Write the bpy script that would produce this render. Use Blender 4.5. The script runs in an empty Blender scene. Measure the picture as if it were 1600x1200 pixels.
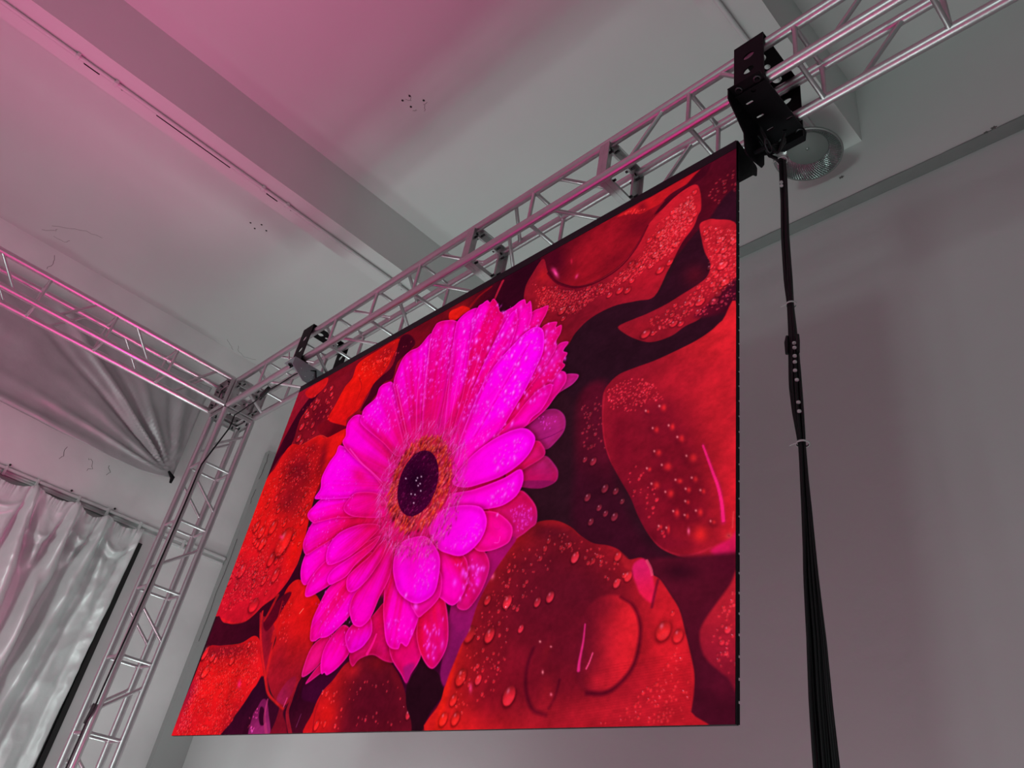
import bpy, math, random
import numpy as np
from mathutils import Vector, Matrix, noise

# ---------------------------------------------------------------- camera
SC = bpy.context.scene
COL = SC.collection
PI = math.pi
FPX = 1226.206                       # focal length in pixels of a 1600 px wide frame
RIGHT, UP, FWD = [Vector(v) for v in [[0.699565, 0.696841, 0.15818], [0.29924, -0.486708, 0.820714], [-0.648894, 0.526809, 0.549007]]]
cam_d = bpy.data.cameras.new('camera')
cam_d.sensor_fit = 'HORIZONTAL'
cam_d.sensor_width = 36.0
cam_d.lens = 36.0 * FPX / 1600.0
cam_d.clip_start = 0.05
cam = bpy.data.objects.new('camera', cam_d)
COL.objects.link(cam)
rot = Matrix((RIGHT, UP, -FWD)).transposed().to_4x4()
cam.matrix_world = Matrix.Translation((0, 0, 1.5)) @ rot
SC.camera = cam

# ---------------------------------------------------------------- light
SC.view_settings.view_transform = 'Standard'
SC.view_settings.look = 'None'
SC.view_settings.exposure = 0.0
SC.view_settings.gamma = 1.0
SC.view_settings.use_curve_mapping = False
W = bpy.data.worlds.new('hall_air')
SC.world = W
W.use_nodes = True
W.node_tree.nodes['Background'].inputs[0].default_value = (0.74, 1.0, 0.95, 1)
W.node_tree.nodes['Background'].inputs[1].default_value = 0.16


def area(name, loc, target, sx, sy, power, col):
    d = bpy.data.lights.new(name, 'AREA')
    d.shape = 'RECTANGLE'; d.size = sx; d.size_y = sy
    d.energy = power; d.color = col
    o = bpy.data.objects.new(name, d)
    o.location = loc
    o.rotation_euler = (Vector(target) - Vector(loc)).to_track_quat('-Z', 'Y').to_euler()
    COL.objects.link(o)
    return o


# the open entrance at the far end of the hall, low and wide
area('entrance_daylight', (-1.3, -7.6, 1.7), (-2.2, 2.0, 3.4), 1.6, 2.0, 104, (0.80, 1.0, 0.95))
area('left_wall_fill', (-3.4, -4.6, 1.0), (-8.1, 1.6, 3.8), 1.6, 1.6, 22, (0.96, 1.0, 0.98)).data.spread = 1.3  # unseen fill light added to brighten the left wall
# unseen fill lights added near the floor to brighten the ceiling behind the display
for wx, sx, wp in ((-6.6, .8, 10), (-4.0, 1.8, 14), (-1.5, 1.8, 8)):
    area('floor_fill_light', (wx, 2.75, 0.25), (wx, 2.60, 6.0), sx, 0.9, wp, (0.82, 1.0, 0.95)).data.spread = 1.6
area('corner_fill_light', (-4.5, 0.8, 0.5), (-6.5, 3.4, 1.5), .8, .5, 13, (0.84, 1.0, 0.95)).data.spread = 2.0  # unseen fill added to lift the left back corner
area('right_fill_light', (3.5, 0.5, 0.6), (0.0, 3.4, 1.5), 1.0, 1.0, 9, (0.90, 1.0, 0.97)).data.spread = 2.4  # unseen fill added for the back wall at lower right
# area light added below the picture to strengthen the display's pink glow
area('display_glow_boost', (-2.9, 1.88, 1.45), (-2.9, 0.0, 1.45), 3.4, 0.8, 325, (1.0, 0.0, 0.33))

# ---------------------------------------------------------------- materials


def mat(name, col, rough=.6, metal=0., spec=.5, bump=0., bscale=20., var=0., vscale=3., vcol=None, coat=0.):
    m = bpy.data.materials.new(name)
    m.use_nodes = True
    nt = m.node_tree; N = nt.nodes; Lk = nt.links
    b = N['Principled BSDF']
    b.inputs['Base Color'].default_value = (*col, 1)
    b.inputs['Roughness'].default_value = rough
    b.inputs['Metallic'].default_value = metal
    b.inputs['Specular IOR Level'].default_value = spec
    b.inputs['Coat Weight'].default_value = coat
    tc = N.new('ShaderNodeTexCoord')
    if var > 0:
        n = N.new('ShaderNodeTexNoise'); n.inputs['Scale'].default_value = vscale
        n.inputs['Detail'].default_value = 5
        Lk.new(tc.outputs['Object'], n.inputs['Vector'])
        r = N.new('ShaderNodeMapRange'); r.inputs[1].default_value = .35; r.inputs[2].default_value = .7
        r.inputs[3].default_value = 0; r.inputs[4].default_value = var
        Lk.new(n.outputs['Fac'], r.inputs[0])
        mx = N.new('ShaderNodeMix'); mx.data_type = 'RGBA'
        mx.inputs[6].default_value = (*col, 1)
        mx.inputs[7].default_value = (*(vcol or [c * .6 for c in col]), 1)
        Lk.new(r.outputs[0], mx.inputs[0]); Lk.new(mx.outputs[2], b.inputs['Base Color'])
        r2 = N.new('ShaderNodeMath'); r2.operation = 'MULTIPLY_ADD'
        r2.inputs[1].default_value = .25; r2.inputs[2].default_value = rough - .1
        Lk.new(n.outputs['Fac'], r2.inputs[0]); Lk.new(r2.outputs[0], b.inputs['Roughness'])
    if bump > 0:
        n2 = N.new('ShaderNodeTexNoise'); n2.inputs['Scale'].default_value = bscale
        n2.inputs['Detail'].default_value = 6
        Lk.new(tc.outputs['Object'], n2.inputs['Vector'])
        bp = N.new('ShaderNodeBump'); bp.inputs['Strength'].default_value = bump
        bp.inputs['Distance'].default_value = .01
        Lk.new(n2.outputs['Fac'], bp.inputs['Height']); Lk.new(bp.outputs[0], b.inputs['Normal'])
    return m


M = {}
M['plaster'] = mat('plaster', (.60, .61, .60), .85, bump=.25, bscale=6, var=.10, vscale=1.1, spec=.2)
M['plaster_wall'] = mat('plaster_wall', (.56, .575, .57), .85, bump=.25, bscale=8, var=.10, vscale=.9, spec=.2)
M['stained'] = mat('stained_plaster', (.72, .71, .71), .85, bump=.3, bscale=8, var=.30, vscale=1.6, vcol=(.40, .40, .41), spec=.2)
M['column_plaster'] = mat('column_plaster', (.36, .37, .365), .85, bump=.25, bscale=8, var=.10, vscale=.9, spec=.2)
M['floor'] = mat('floor_concrete', (.40, .41, .40), .6, bump=.2, bscale=12, var=.3)
M['alu'] = mat('aluminium', (.62, .61, .62), .36, 1.0, bump=.04, bscale=60, var=.25, vscale=9, vcol=(.42, .41, .43))
M['alu_plate'] = mat('aluminium_plate', (.52, .52, .52), .42, .9, bump=.06, bscale=50, var=.35, vscale=14, vcol=(.34, .34, .34))
M['bolt'] = mat('dark_bolt', (.06, .06, .065), .4, .8)
M['black'] = mat('black_powder_coat', (.005, .0045, .006), .5, .0, spec=.09, bump=.1, bscale=200)
M['blackbar'] = mat('black_display_edge', (.010, .007, .012), .5, 0., spec=.2)
M['cable'] = mat('black_cable_rubber', (.006, .006, .007), .42, 0., spec=.28)
M['white'] = mat('white_plastic', (.55, .56, .56), .5)
M['tie'] = mat('cable_tie_nylon', (.50, .50, .50), .4)
M['rail'] = mat('white_conduit', (.58, .58, .58), .6, spec=.3)
M['hole'] = mat('dark_hole', (.02, .02, .02), .9)
M['crack'] = mat('plaster_crack', (.12, .115, .11), .9)
M['glass'] = mat('dark_door_glass', (.05, .055, .055), .12, spec=.6)
M['frame'] = mat('black_door_frame', (.012, .012, .012), .45)
M['diffuser'] = mat('lamp_diffuser', (.17, .19, .18), .55, bump=.05, bscale=90)
M['reflector'] = mat('lamp_reflector', (.46, .50, .49), .20, 1.0)
M['lit_black'] = mat('lit_black_plate', (.33, .38, .40), .42, .75, bump=.05, bscale=80)  # bracket black with the light it catches painted in as grey
M['rim'] = mat('lamp_rim', (.30, .32, .31), .4, .8)


def cloth_mat(name, col, sheen):
    m = mat(name, col, .45, .30, spec=.5, bump=.35, bscale=14, var=.35, vscale=5, vcol=[c * .75 for c in col])
    m.node_tree.nodes['Principled BSDF'].inputs['Sheen Weight'].default_value = sheen
    return m


M['curtain'] = cloth_mat('silver_curtain_cloth', (.70, .74, .73), .15)
M['tarp'] = cloth_mat('grey_tarpaulin', (.38, .37, .38), .1)

# reflector facets
nt = M['reflector'].node_tree
vor = nt.nodes.new('ShaderNodeTexVoronoi'); vor.inputs['Scale'].default_value = 130
tcr = nt.nodes.new('ShaderNodeTexCoord'); bpr = nt.nodes.new('ShaderNodeBump')
bpr.inputs['Strength'].default_value = .15
nt.links.new(tcr.outputs['Object'], vor.inputs['Vector']); nt.links.new(vor.outputs['Distance'], bpr.inputs['Height'])
nt.links.new(bpr.outputs[0], nt.nodes['Principled BSDF'].inputs['Normal'])

# ---------------------------------------------------------------- mesh helpers


class MB:
    def __init__(s):
        s.v = []; s.f = []; s.sm = []

    def add(s, vs, fs, smooth=False):
        o = len(s.v)
        s.v += [tuple(v) for v in vs]
        s.f += [tuple(i + o for i in f) for f in fs]
        s.sm += [smooth] * len(fs)
        return s

    def box(s, a, b):
        x0, y0, z0 = [min(p, q) for p, q in zip(a, b)]; x1, y1, z1 = [max(p, q) for p, q in zip(a, b)]
        return s.add([(x0, y0, z0), (x1, y0, z0), (x1, y1, z0), (x0, y1, z0), (x0, y0, z1), (x1, y0, z1), (x1, y1, z1), (x0, y1, z1)],
                     [(0, 3, 2, 1), (4, 5, 6, 7), (0, 1, 5, 4), (1, 2, 6, 5), (2, 3, 7, 6), (3, 0, 4, 7)])

    def tube(s, pts, r, seg=12, caps=True):
        pts = [Vector(p) for p in pts]
        n = len(pts); rr = r if isinstance(r, (list, tuple)) else [r] * n
        rings = []
        t0 = (pts[1] - pts[0]).normalized()
        a = Vector((0, 0, 1)) if abs(t0.z) < .9 else Vector((1, 0, 0))
        u = t0.cross(a).normalized()
        for i in range(n):
            t = (pts[min(i + 1, n - 1)] - pts[max(i - 1, 0)]).normalized()
            u = (u - t * u.dot(t)).normalized(); w = t.cross(u)
            rings.append([pts[i] + (u * math.cos(2 * PI * k / seg) + w * math.sin(2 * PI * k / seg)) * rr[i] for k in range(seg)])
        vs = [p for rg in rings for p in rg]
        fs = [(i * seg + k, i * seg + (k + 1) % seg, (i + 1) * seg + (k + 1) % seg, (i + 1) * seg + k) for i in range(n - 1) for k in range(seg)]
        s.add(vs, fs, True)
        if caps:
            s.add(rings[0], [tuple(range(seg))[::-1]]); s.add(rings[-1], [tuple(range(seg))])
        return s

    def lathe(s, c, prof, seg=48, axis='Z', smooth=True):
        vs = []
        for r, h in prof:
            for k in range(seg):
                a = 2 * PI * k / seg
                p = (r * math.cos(a), r * math.sin(a), h)
                vs.append((c[0] + p[0], c[1] + p[1], c[2] + p[2]))
        n = len(prof)
        fs = [(i * seg + k, i * seg + (k + 1) % seg, (i + 1) * seg + (k + 1) % seg, (i + 1) * seg + k) for i in range(n - 1) for k in range(seg)]
        return s.add(vs, fs, smooth)

    def build(s, name, m, parent=None, bevel=0.):
        me = bpy.data.meshes.new(name)
        me.from_pydata(s.v, [], s.f)
        me.materials.append(M[m] if isinstance(m, str) else m)
        for p, q in zip(me.polygons, s.sm):
            p.use_smooth = q
        me.update()
        o = bpy.data.objects.new(name, me)
        COL.objects.link(o)
        if parent is not None:
            base = Vector((0, 0, 0)); q = parent
            while q is not None:
                base += q.location; q = q.parent
            o.parent = parent
            o.location = -base            # meshes are written in world coordinates
        if bevel:
            b = o.modifiers.new('edge', 'BEVEL'); b.width = bevel; b.segments = 2; b.limit_method = 'ANGLE'
        return o


def thing(name, label, cat, loc=(0, 0, 0), group=None):
    o = bpy.data.objects.new(name, None); COL.objects.link(o)
    o.empty_display_size = .1
    o.location = loc; o['label'] = label; o['category'] = cat
    if group: o['group'] = group
    return o


def tag(o, label, cat, group=None):
    o['label'] = label; o['category'] = cat
    if group: o['group'] = group
    return o


def struct(o, label=None):
    o['kind'] = 'structure'
    if label: o['label'] = label
    return o


def plate(name, outline, holes, to3d, thick, m, parent, bevel=0.0012):
    """flat sheet-metal plate with real holes. outline / holes in 2-D, to3d(u, v, w) places them"""
    cu = bpy.data.curves.new(name, 'CURVE'); cu.dimensions = '2D'; cu.fill_mode = 'BOTH'
    cu.extrude = thick / 2
    for ring in [outline] + holes:
        sp = cu.splines.new('POLY'); sp.points.add(len(ring) - 1); sp.use_cyclic_u = True
        for i, (u, v) in enumerate(ring):
            sp.points[i].co = (u, v, 0, 1)
    tmp = bpy.data.objects.new('tmp', cu); COL.objects.link(tmp)
    dg = bpy.context.evaluated_depsgraph_get(); dg.update()
    me = bpy.data.meshes.new_from_object(tmp.evaluated_get(dg))
    bpy.data.objects.remove(tmp); bpy.data.curves.remove(cu)
    mb = MB()
    mb.add([to3d(*v.co) for v in me.vertices], [tuple(p.vertices) for p in me.polygons])
    bpy.data.meshes.remove(me)
    return mb.build(name, m, parent)


def circ(u, v, ru, rv=None, n=16, rot=0.):
    rv = rv or ru
    return [(u + ru * math.cos(a) * math.cos(rot) - rv * math.sin(a) * math.sin(rot), v + ru * math.cos(a) * math.sin(rot) + rv * math.sin(a) * math.cos(rot)) for a in [-2 * PI * k / n for k in range(n)]]


def slot(u, v, L, r, n=8):
    out = []
    for k in range(n + 1):
        a = PI / 2 - PI * k / n
        out.append((u + L / 2 + r * math.cos(a), v + r * math.sin(a)))
    for k in range(n + 1):
        a = -PI / 2 - PI * k / n
        out.append((u - L / 2 + r * math.cos(a), v + r * math.sin(a)))
    return out


# ---------------------------------------------------------------- the room
HC = 6.35          # ceiling
ZB = 5.826         # underside of the beams
YW = 3.487         # back wall
YF = 3.40          # face of the wall beam
ZF = 5.392         # underside of the wall beam
XL = -8.148        # left wall
ceil = struct(MB().box((XL - .2, -9, HC), (8, YW + .2, HC + .2)).build('ceiling', 'plaster'))
struct(MB().box((XL - .2, -9, -.2), (8, YW + .2, 0)).build('floor', 'floor'))
wl = struct(MB().box((XL - .2, -9, 0), (XL, YW, HC)).build('wall_left', 'stained'))
wb = struct(MB().box((XL - .2, YW, 0), (8, YW + .2, HC)).build('wall_back', 'plaster_wall'))
struct(MB().box((XL + .003, YF, ZF), (8, YW, HC - .001)).build('wall_beam', 'plaster'))
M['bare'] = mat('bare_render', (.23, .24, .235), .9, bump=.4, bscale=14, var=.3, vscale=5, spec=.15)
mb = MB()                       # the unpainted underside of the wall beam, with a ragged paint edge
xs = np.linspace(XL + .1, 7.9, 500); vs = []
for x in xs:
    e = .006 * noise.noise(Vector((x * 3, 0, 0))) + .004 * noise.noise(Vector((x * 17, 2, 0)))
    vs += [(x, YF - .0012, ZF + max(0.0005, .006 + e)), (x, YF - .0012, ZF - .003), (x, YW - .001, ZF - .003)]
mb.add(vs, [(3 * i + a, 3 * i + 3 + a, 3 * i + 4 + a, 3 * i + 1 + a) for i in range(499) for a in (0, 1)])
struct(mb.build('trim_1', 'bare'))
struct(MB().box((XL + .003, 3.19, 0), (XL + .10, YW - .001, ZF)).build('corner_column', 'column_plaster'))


def wavy_beam(name, x0, x1):
    random.seed(3)
    mb = MB(); ys = np.linspace(-9, YF, 60)
    vs = []; fs = []
    for i, y in enumerate(ys):
        w0 = .006 * noise.noise(Vector((x0, y * .9, 0))) + .003 * noise.noise(Vector((x0, y * 4, 3)))
        w1 = .006 * noise.noise(Vector((x1, y * .9, 5))) + .003 * noise.noise(Vector((x1, y * 4, 8)))
        vs += [(x0 + w0, y, HC), (x0 + w0, y, ZB + w0 * .5), (x1 + w1, y, ZB + w1 * .5), (x1 + w1, y, HC)]
        if i:
            a = (i - 1) * 4; b = i * 4
            fs += [(a, a + 1, b + 1, b), (a + 1, a + 2, b + 2, b + 1), (a + 2, a + 3, b + 3, b + 2)]
    mb.add([(x, y, z) for x, y, z in vs], [f[::-1] for f in fs])
    mb.add(vs[:4], [(0, 1, 2, 3)])
    return struct(mb.build(name, 'plaster'))


bmA = wavy_beam('ceiling_beam', -5.034, -4.719)
bmB = wavy_beam('ceiling_beam', -1.497, -1.21)


def conduit(x, label, marks):
    t = thing('cable_conduit', label, 'conduit', (x, 0, ZB), 'conduits under the ceiling beams')
    MB().tube([(x, y, ZB - .024) for y in np.linspace(-8.9, YF - .01, 30)], .015, 8).build('pipe', 'rail', t)
    for y in marks:
        MB().box((x - .022, y - .012, ZB - .042), (x + .022, y + .012, ZB - .009)).build('clip', 'rail', t, .003)
        MB().tube([(x - .03, y + .05, ZB - .009), (x - .03, y + .05, ZB - .016)], .008, 8).build('screw', 'hole', t)
    return t


cA = conduit(-4.87, 'white cable conduit under the pink-lit beam at upper left', (-.33, -.06, 1.13, 1.35, 2.5))
MB().box((-4.885, -.28, ZB - .040), (-4.876, -.17, ZB - .030)).build('slit', 'hole', cA)
MB().box((-4.885, .25, ZB - .040), (-4.881, .85, ZB - .032)).build('slit', 'hole', cA)
MB().box((-4.885, 1.17, ZB - .040), (-4.876, 1.27, ZB - .030)).build('slit', 'hole', cA)
conduit(-1.39, 'white cable conduit under the beam above the black truss bracket', (.2, 1.6, 2.9))

# anchor holes, cracks and scuffs in the plaster
for x, y in ((-3.685, 1.504), (-3.76, 1.495), (-3.753, 1.571), (-3.63, 1.597), (-5.917, 1.50), (-6.02, 1.484), (-5.95, 1.57), (-5.985, 1.42)):
    MB().lathe((x, y, HC), [(0, -.0015), (.0085, -.0015), (.0095, .0)], 12).build('anchor_hole', 'hole', ceil)


def crack(parent, pts, r=.0022, m='crack', k=3):
    random.seed(int(abs(pts[0][0] * 1000 + pts[0][2] * 77)))
    out = []
    for a, b in zip(pts[:-1], pts[1:]):
        a = Vector(a); b = Vector(b)
        for i in range(k):
            p = a.lerp(b, i / k)
            out.append(p + Vector([random.uniform(-.012, .012) for _ in range(3)]) * (1 if i else .3))
    out.append(Vector(pts[-1]))
    return out, r, m, parent


def ccrack(pts, r=.0022):
    o, r, m, p = crack(ceil, [(x, y, HC) for x, y in pts], r)
    MB().tube([(q.x, q.y, HC) for q in o], r, 5).build('plaster_crack', m, p)


for pts in (((-7.978, 2.217), (-8.05, 2.29), (-8.12, 2.37)), ((-7.979, 2.36), (-8.09, 2.43), (-8.13, 2.53), (-8.05, 2.638)), ((-7.95, .11), (-7.84, .20), (-7.79, .214)),
            ((-7.79, .16), (-7.66, .30), (-7.55, .42), (-7.509, .569)), ((-7.94, .22), (-7.94, .327), (-7.86, .36)), ((-3.735, 1.50), (-3.71, 1.54), (-3.68, 1.49)), ((-3.62, 1.62), (-3.66, 1.63), (-3.70, 1.66)), ((-3.77, 1.60), (-3.74, 1.62))):
    ccrack(pts, .0016)
for pts in ([(3.19, 5.35), (3.2, 5.2), (3.19, 5.02)], [(3.20, 4.9), (3.19, 4.8), (3.2, 4.72)], [(3.2, 4.3), (3.19, 3.7), (3.2, 3.2)]):
    o, r, m, p = crack(wb, [(XL + .10, y, z) for y, z in pts], .003)
    MB().tube([(XL + .101, q.y, q.z) for q in o], r, 5).build('plaster_crack', m, p)
for pts in ([(1.30, 4.50), (1.31, 4.40), (1.29, 4.36)], [(1.52, 4.48), (1.57, 4.47), (1.60, 4.40), (1.56, 4.36)], [(1.72, 4.50), (1.76, 4.44), (1.74, 4.40)], [(.33, 6.28), (.36, 6.18), (.34, 6.1)]):
    o, r, m, p = crack(wl, [(XL, y, z) for y, z in pts], .0022)
    MB().tube([(XL, q.y, q.z) for q in o], r, 5).build('plaster_crack', m, p)
# chipped spots on the wall beam
for x, z, s in ((-1.359, 5.59, .012), (-.52, 5.405, .012), (-.56, 5.396, .009)):
    mb = MB()
    for k in range(5):
        a = k * 1.3
        mb.tube([(x, YF - .001, z), (x + s * math.cos(a) * 1.4, YF - .0015, z + s * math.sin(a))], [.006, .002], 6)
    mb.build('plaster_chip', 'crack', wb)

# ---------------------------------------------------------------- trusses
A = .24                 # chord spacing
YFR, YBK = 1.832, 2.072
ZU, ZL = 4.7336, 4.4936
RC, RB = .0245, .0112


def bolts(parent, spots, axis):
    for p in spots:
        p = Vector(p); d = Vector(axis)
        MB().tube([p - d * .012, p + d * .022], .011, 6).build('bolt', 'bolt', parent)


def truss(name, label, o, ax, u, v, L, rungs, diag_faces, diag0, ends, group):
    """o: corner, ax: direction, u / v: cross directions. faces: 0 = (o,u) 1 = (o+v,u) 2 = (o,v) 3 = (o+u,v)"""
    o, ax, u, v = Vector(o), Vector(ax), Vector(u), Vector(v)
    t = thing(name, label, 'truss', o, group)
    cs = [o, o + u * A, o + u * A + v * A, o + v * A]
    for c in cs:
        MB().tube([c, c + ax * L], RC, 20).build('chord', 'alu', t)
    for r in rungs:
        for i in range(4):
            a = cs[i] + ax * r; b = cs[(i + 1) % 4] + ax * r
            d = (b - a).normalized()
            mb = MB().tube([a + d * .020, a + d * .034, b - d * .034, b - d * .020], [RB * 1.35, RB, RB, RB * 1.35], 10, False)
            mb.build('brace', 'alu', t)
    nodes = sorted([0] + list(rungs) + [L])
    for k in range(len(nodes) - 1):
        c = (nodes[k] + nodes[k + 1]) / 2
        if nodes[k + 1] - nodes[k] < .35:
            continue
        s = diag0 * (1 if k % 2 == 0 else -1)
        for f in diag_faces:
            p0, p1 = {0: (cs[0], cs[1]), 1: (cs[3], cs[2]), 2: (cs[0], cs[3]), 3: (cs[1], cs[2])}[f]
            a = p0 + ax * (c - .1 * s); b = p1 + ax * (c + .1 * s)
            d = (b - a).normalized()
            MB().tube([a + d * .020, a + d * .036, b - d * .036, b - d * .020], [RB * 1.3, RB, RB, RB * 1.3], 10, False).build('brace', 'alu', t)
    for e in ends:
        x0 = 0 if e == 0 else L - .03
        sg = 1 if e == 0 else -1
        for i in range(4):
            a = cs[i] + ax * x0; b = cs[(i + 1) % 4] + ax * x0
            cen = (cs[0] + cs[2]) / 2 + ax * x0
            inn = (cen - (a + b) / 2).normalized()
            d = (b - a).normalized()
            mb = MB()
            # angle section: outer web and inner flange
            def bar(w0, w1, h0, h1):
                P = []
                for q in (a + d * .012, b - d * .012):
                    for w in (w0, w1):
                        for h in (h0, h1):
                            P.append(q + ax * w + inn * h)
                mb.add(P, [(0, 1, 3, 2), (4, 6, 7, 5), (0, 4, 5, 1), (2, 3, 7, 6), (0, 2, 6, 4), (1, 5, 7, 3)])
            bar(0, .03, -.022, -.016)
            if sg > 0: bar(0, .007, -.018, .032)
            else: bar(.023, .03, -.018, .032)
            eo = mb.build('end_frame', 'alu_plate', t, .001)
            for q in (a + d * .055, b - d * .055):
                bp = q + ax * (.018 if sg > 0 else .012) + inn * .012
                w = ax * sg
                MB().tube([bp - w * .010, bp + w * .012], .0075, 6).build('bolt', 'bolt', eo)
    return t


G = 'aluminium box truss sections'
X1, X2, X3 = -2.87, -1.865, -5.80
truss('box_truss', 'long aluminium box truss running right through the large black bracket to the frame edge', (X2, YFR, ZL), (1, 0, 0), (0, 0, 1), (0, 1, 0), 3.0, [.485, 1.005, 1.50, 2.0, 2.5], (0, 1), 1, (0,), G)
truss('box_truss', 'short aluminium box truss between the two splices above the display', (X1, YFR, ZL), (1, 0, 0), (0, 1, 0), (0, 0, 1), X2 - X1, [.49], (0, 1), -1, (0, 1), G)
truss('box_truss', 'long aluminium box truss joining the corner block, carrying the small left bracket', (X3, YFR, ZL), (1, 0, 0), (0, 1, 0), (0, 0, 1), X1 - X3, [.49, .99, 1.48, 1.97, 2.43], (0, 1), -1, (0, 1), G)
truss('box_truss', 'pink-tinted aluminium box truss running along the left wall', (-5.815, YFR - .026, ZL), (0, -1, 0), (0, 0, 1), (-1, 0, 0), 3.0, [.50, 1.0, 1.50, 2.0, 2.5], (0, 1), -1, (0,), G)
truss('tower_truss', 'upright aluminium tower truss standing under the corner block', (-5.815, YBK, ZL - .026), (0, 0, -1), (0, -1, 0), (-1, 0, 0), ZL - .026, [.49, .985, 1.485, 1.98, 2.47, 2.96, 3.45, 3.95], (0, 1), 1, (0,), G)

# corner block
cb = thing('corner_block', 'aluminium corner block joining the two top trusses to the tower', 'truss corner', (-5.93, 1.952, ZL))
x0, x1, y0, y1, z0, z1 = -6.055, -5.830, YFR, YBK, ZL, ZU
E_ = .020
for a in (x0, x1):
    for b in (y0, y1):
        MB().tube([(a, b, z0), (a, b, z1 + .02)], .022, 16).build('post', 'alu', cb)
for a in (x0, x1):
    for c in (z0, z1):
        MB().tube([(a, y0, c), (a, y1 + .012, c)], .022, 16).build('chord', 'alu', cb)
for b in (y0, y1):
    for c in (z0, z1):
        MB().tube([(x0 - .012, b, c), (x1, b, c)], .022, 16).build('chord', 'alu', cb)


def block_plate(fn, nm='gusset_plate'):
    o = plate(nm, [(-.105, -.105), (.105, -.105), (.105, .105), (-.105, .105)],
              [[(-.060, -.060), (-.060, .060), (.060, .060), (.060, -.060)]],
              fn, .006, 'alu_plate', cb)
    for p in ((-.083, -.083), (.083, -.083), (.083, .083), (-.083, .083)):
        a = Vector(fn(p[0], p[1], -.008)); b = Vector(fn(p[0], p[1], .010))
        MB().tube([a, b], .0068, 6).build('bolt', 'bolt', o)


xc, yc, zc = -5.935, 1.952, (ZU + ZL) / 2
block_plate(lambda u, v, w: (x1 - .004 + w, yc + u, zc + v))
block_plate(lambda u, v, w: (xc + u, yc + v, z0 - .012 - w))
block_plate(lambda u, v, w: (xc + u, y0 + .004 + w, zc + v))
block_plate(lambda u, v, w: (x0 + .004 + w, yc + u, zc + v))
block_plate(lambda u, v, w: (xc + u, y1 - .004 + w, zc + v))
# stamped letters on the near plate
tx = bpy.data.curves.new('t', 'FONT'); tx.body = 'CS'; tx.size = .05; tx.extrude = .0006
to = bpy.data.objects.new('t', tx); COL.objects.link(to)
dg = bpy.context.evaluated_depsgraph_get(); dg.update()
tm = bpy.data.meshes.new_from_object(to.evaluated_get(dg))
mb = MB(); mb.add([(x1 + .0005 + v.co.z, 1.865 + v.co.x, 4.60 + v.co.y) for v in tm.vertices], [tuple(p.vertices) for p in tm.polygons])
bpy.data.objects.remove(to); mb.build('stamped_letters', 'bolt', cb)

# ---------------------------------------------------------------- truss brackets


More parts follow.
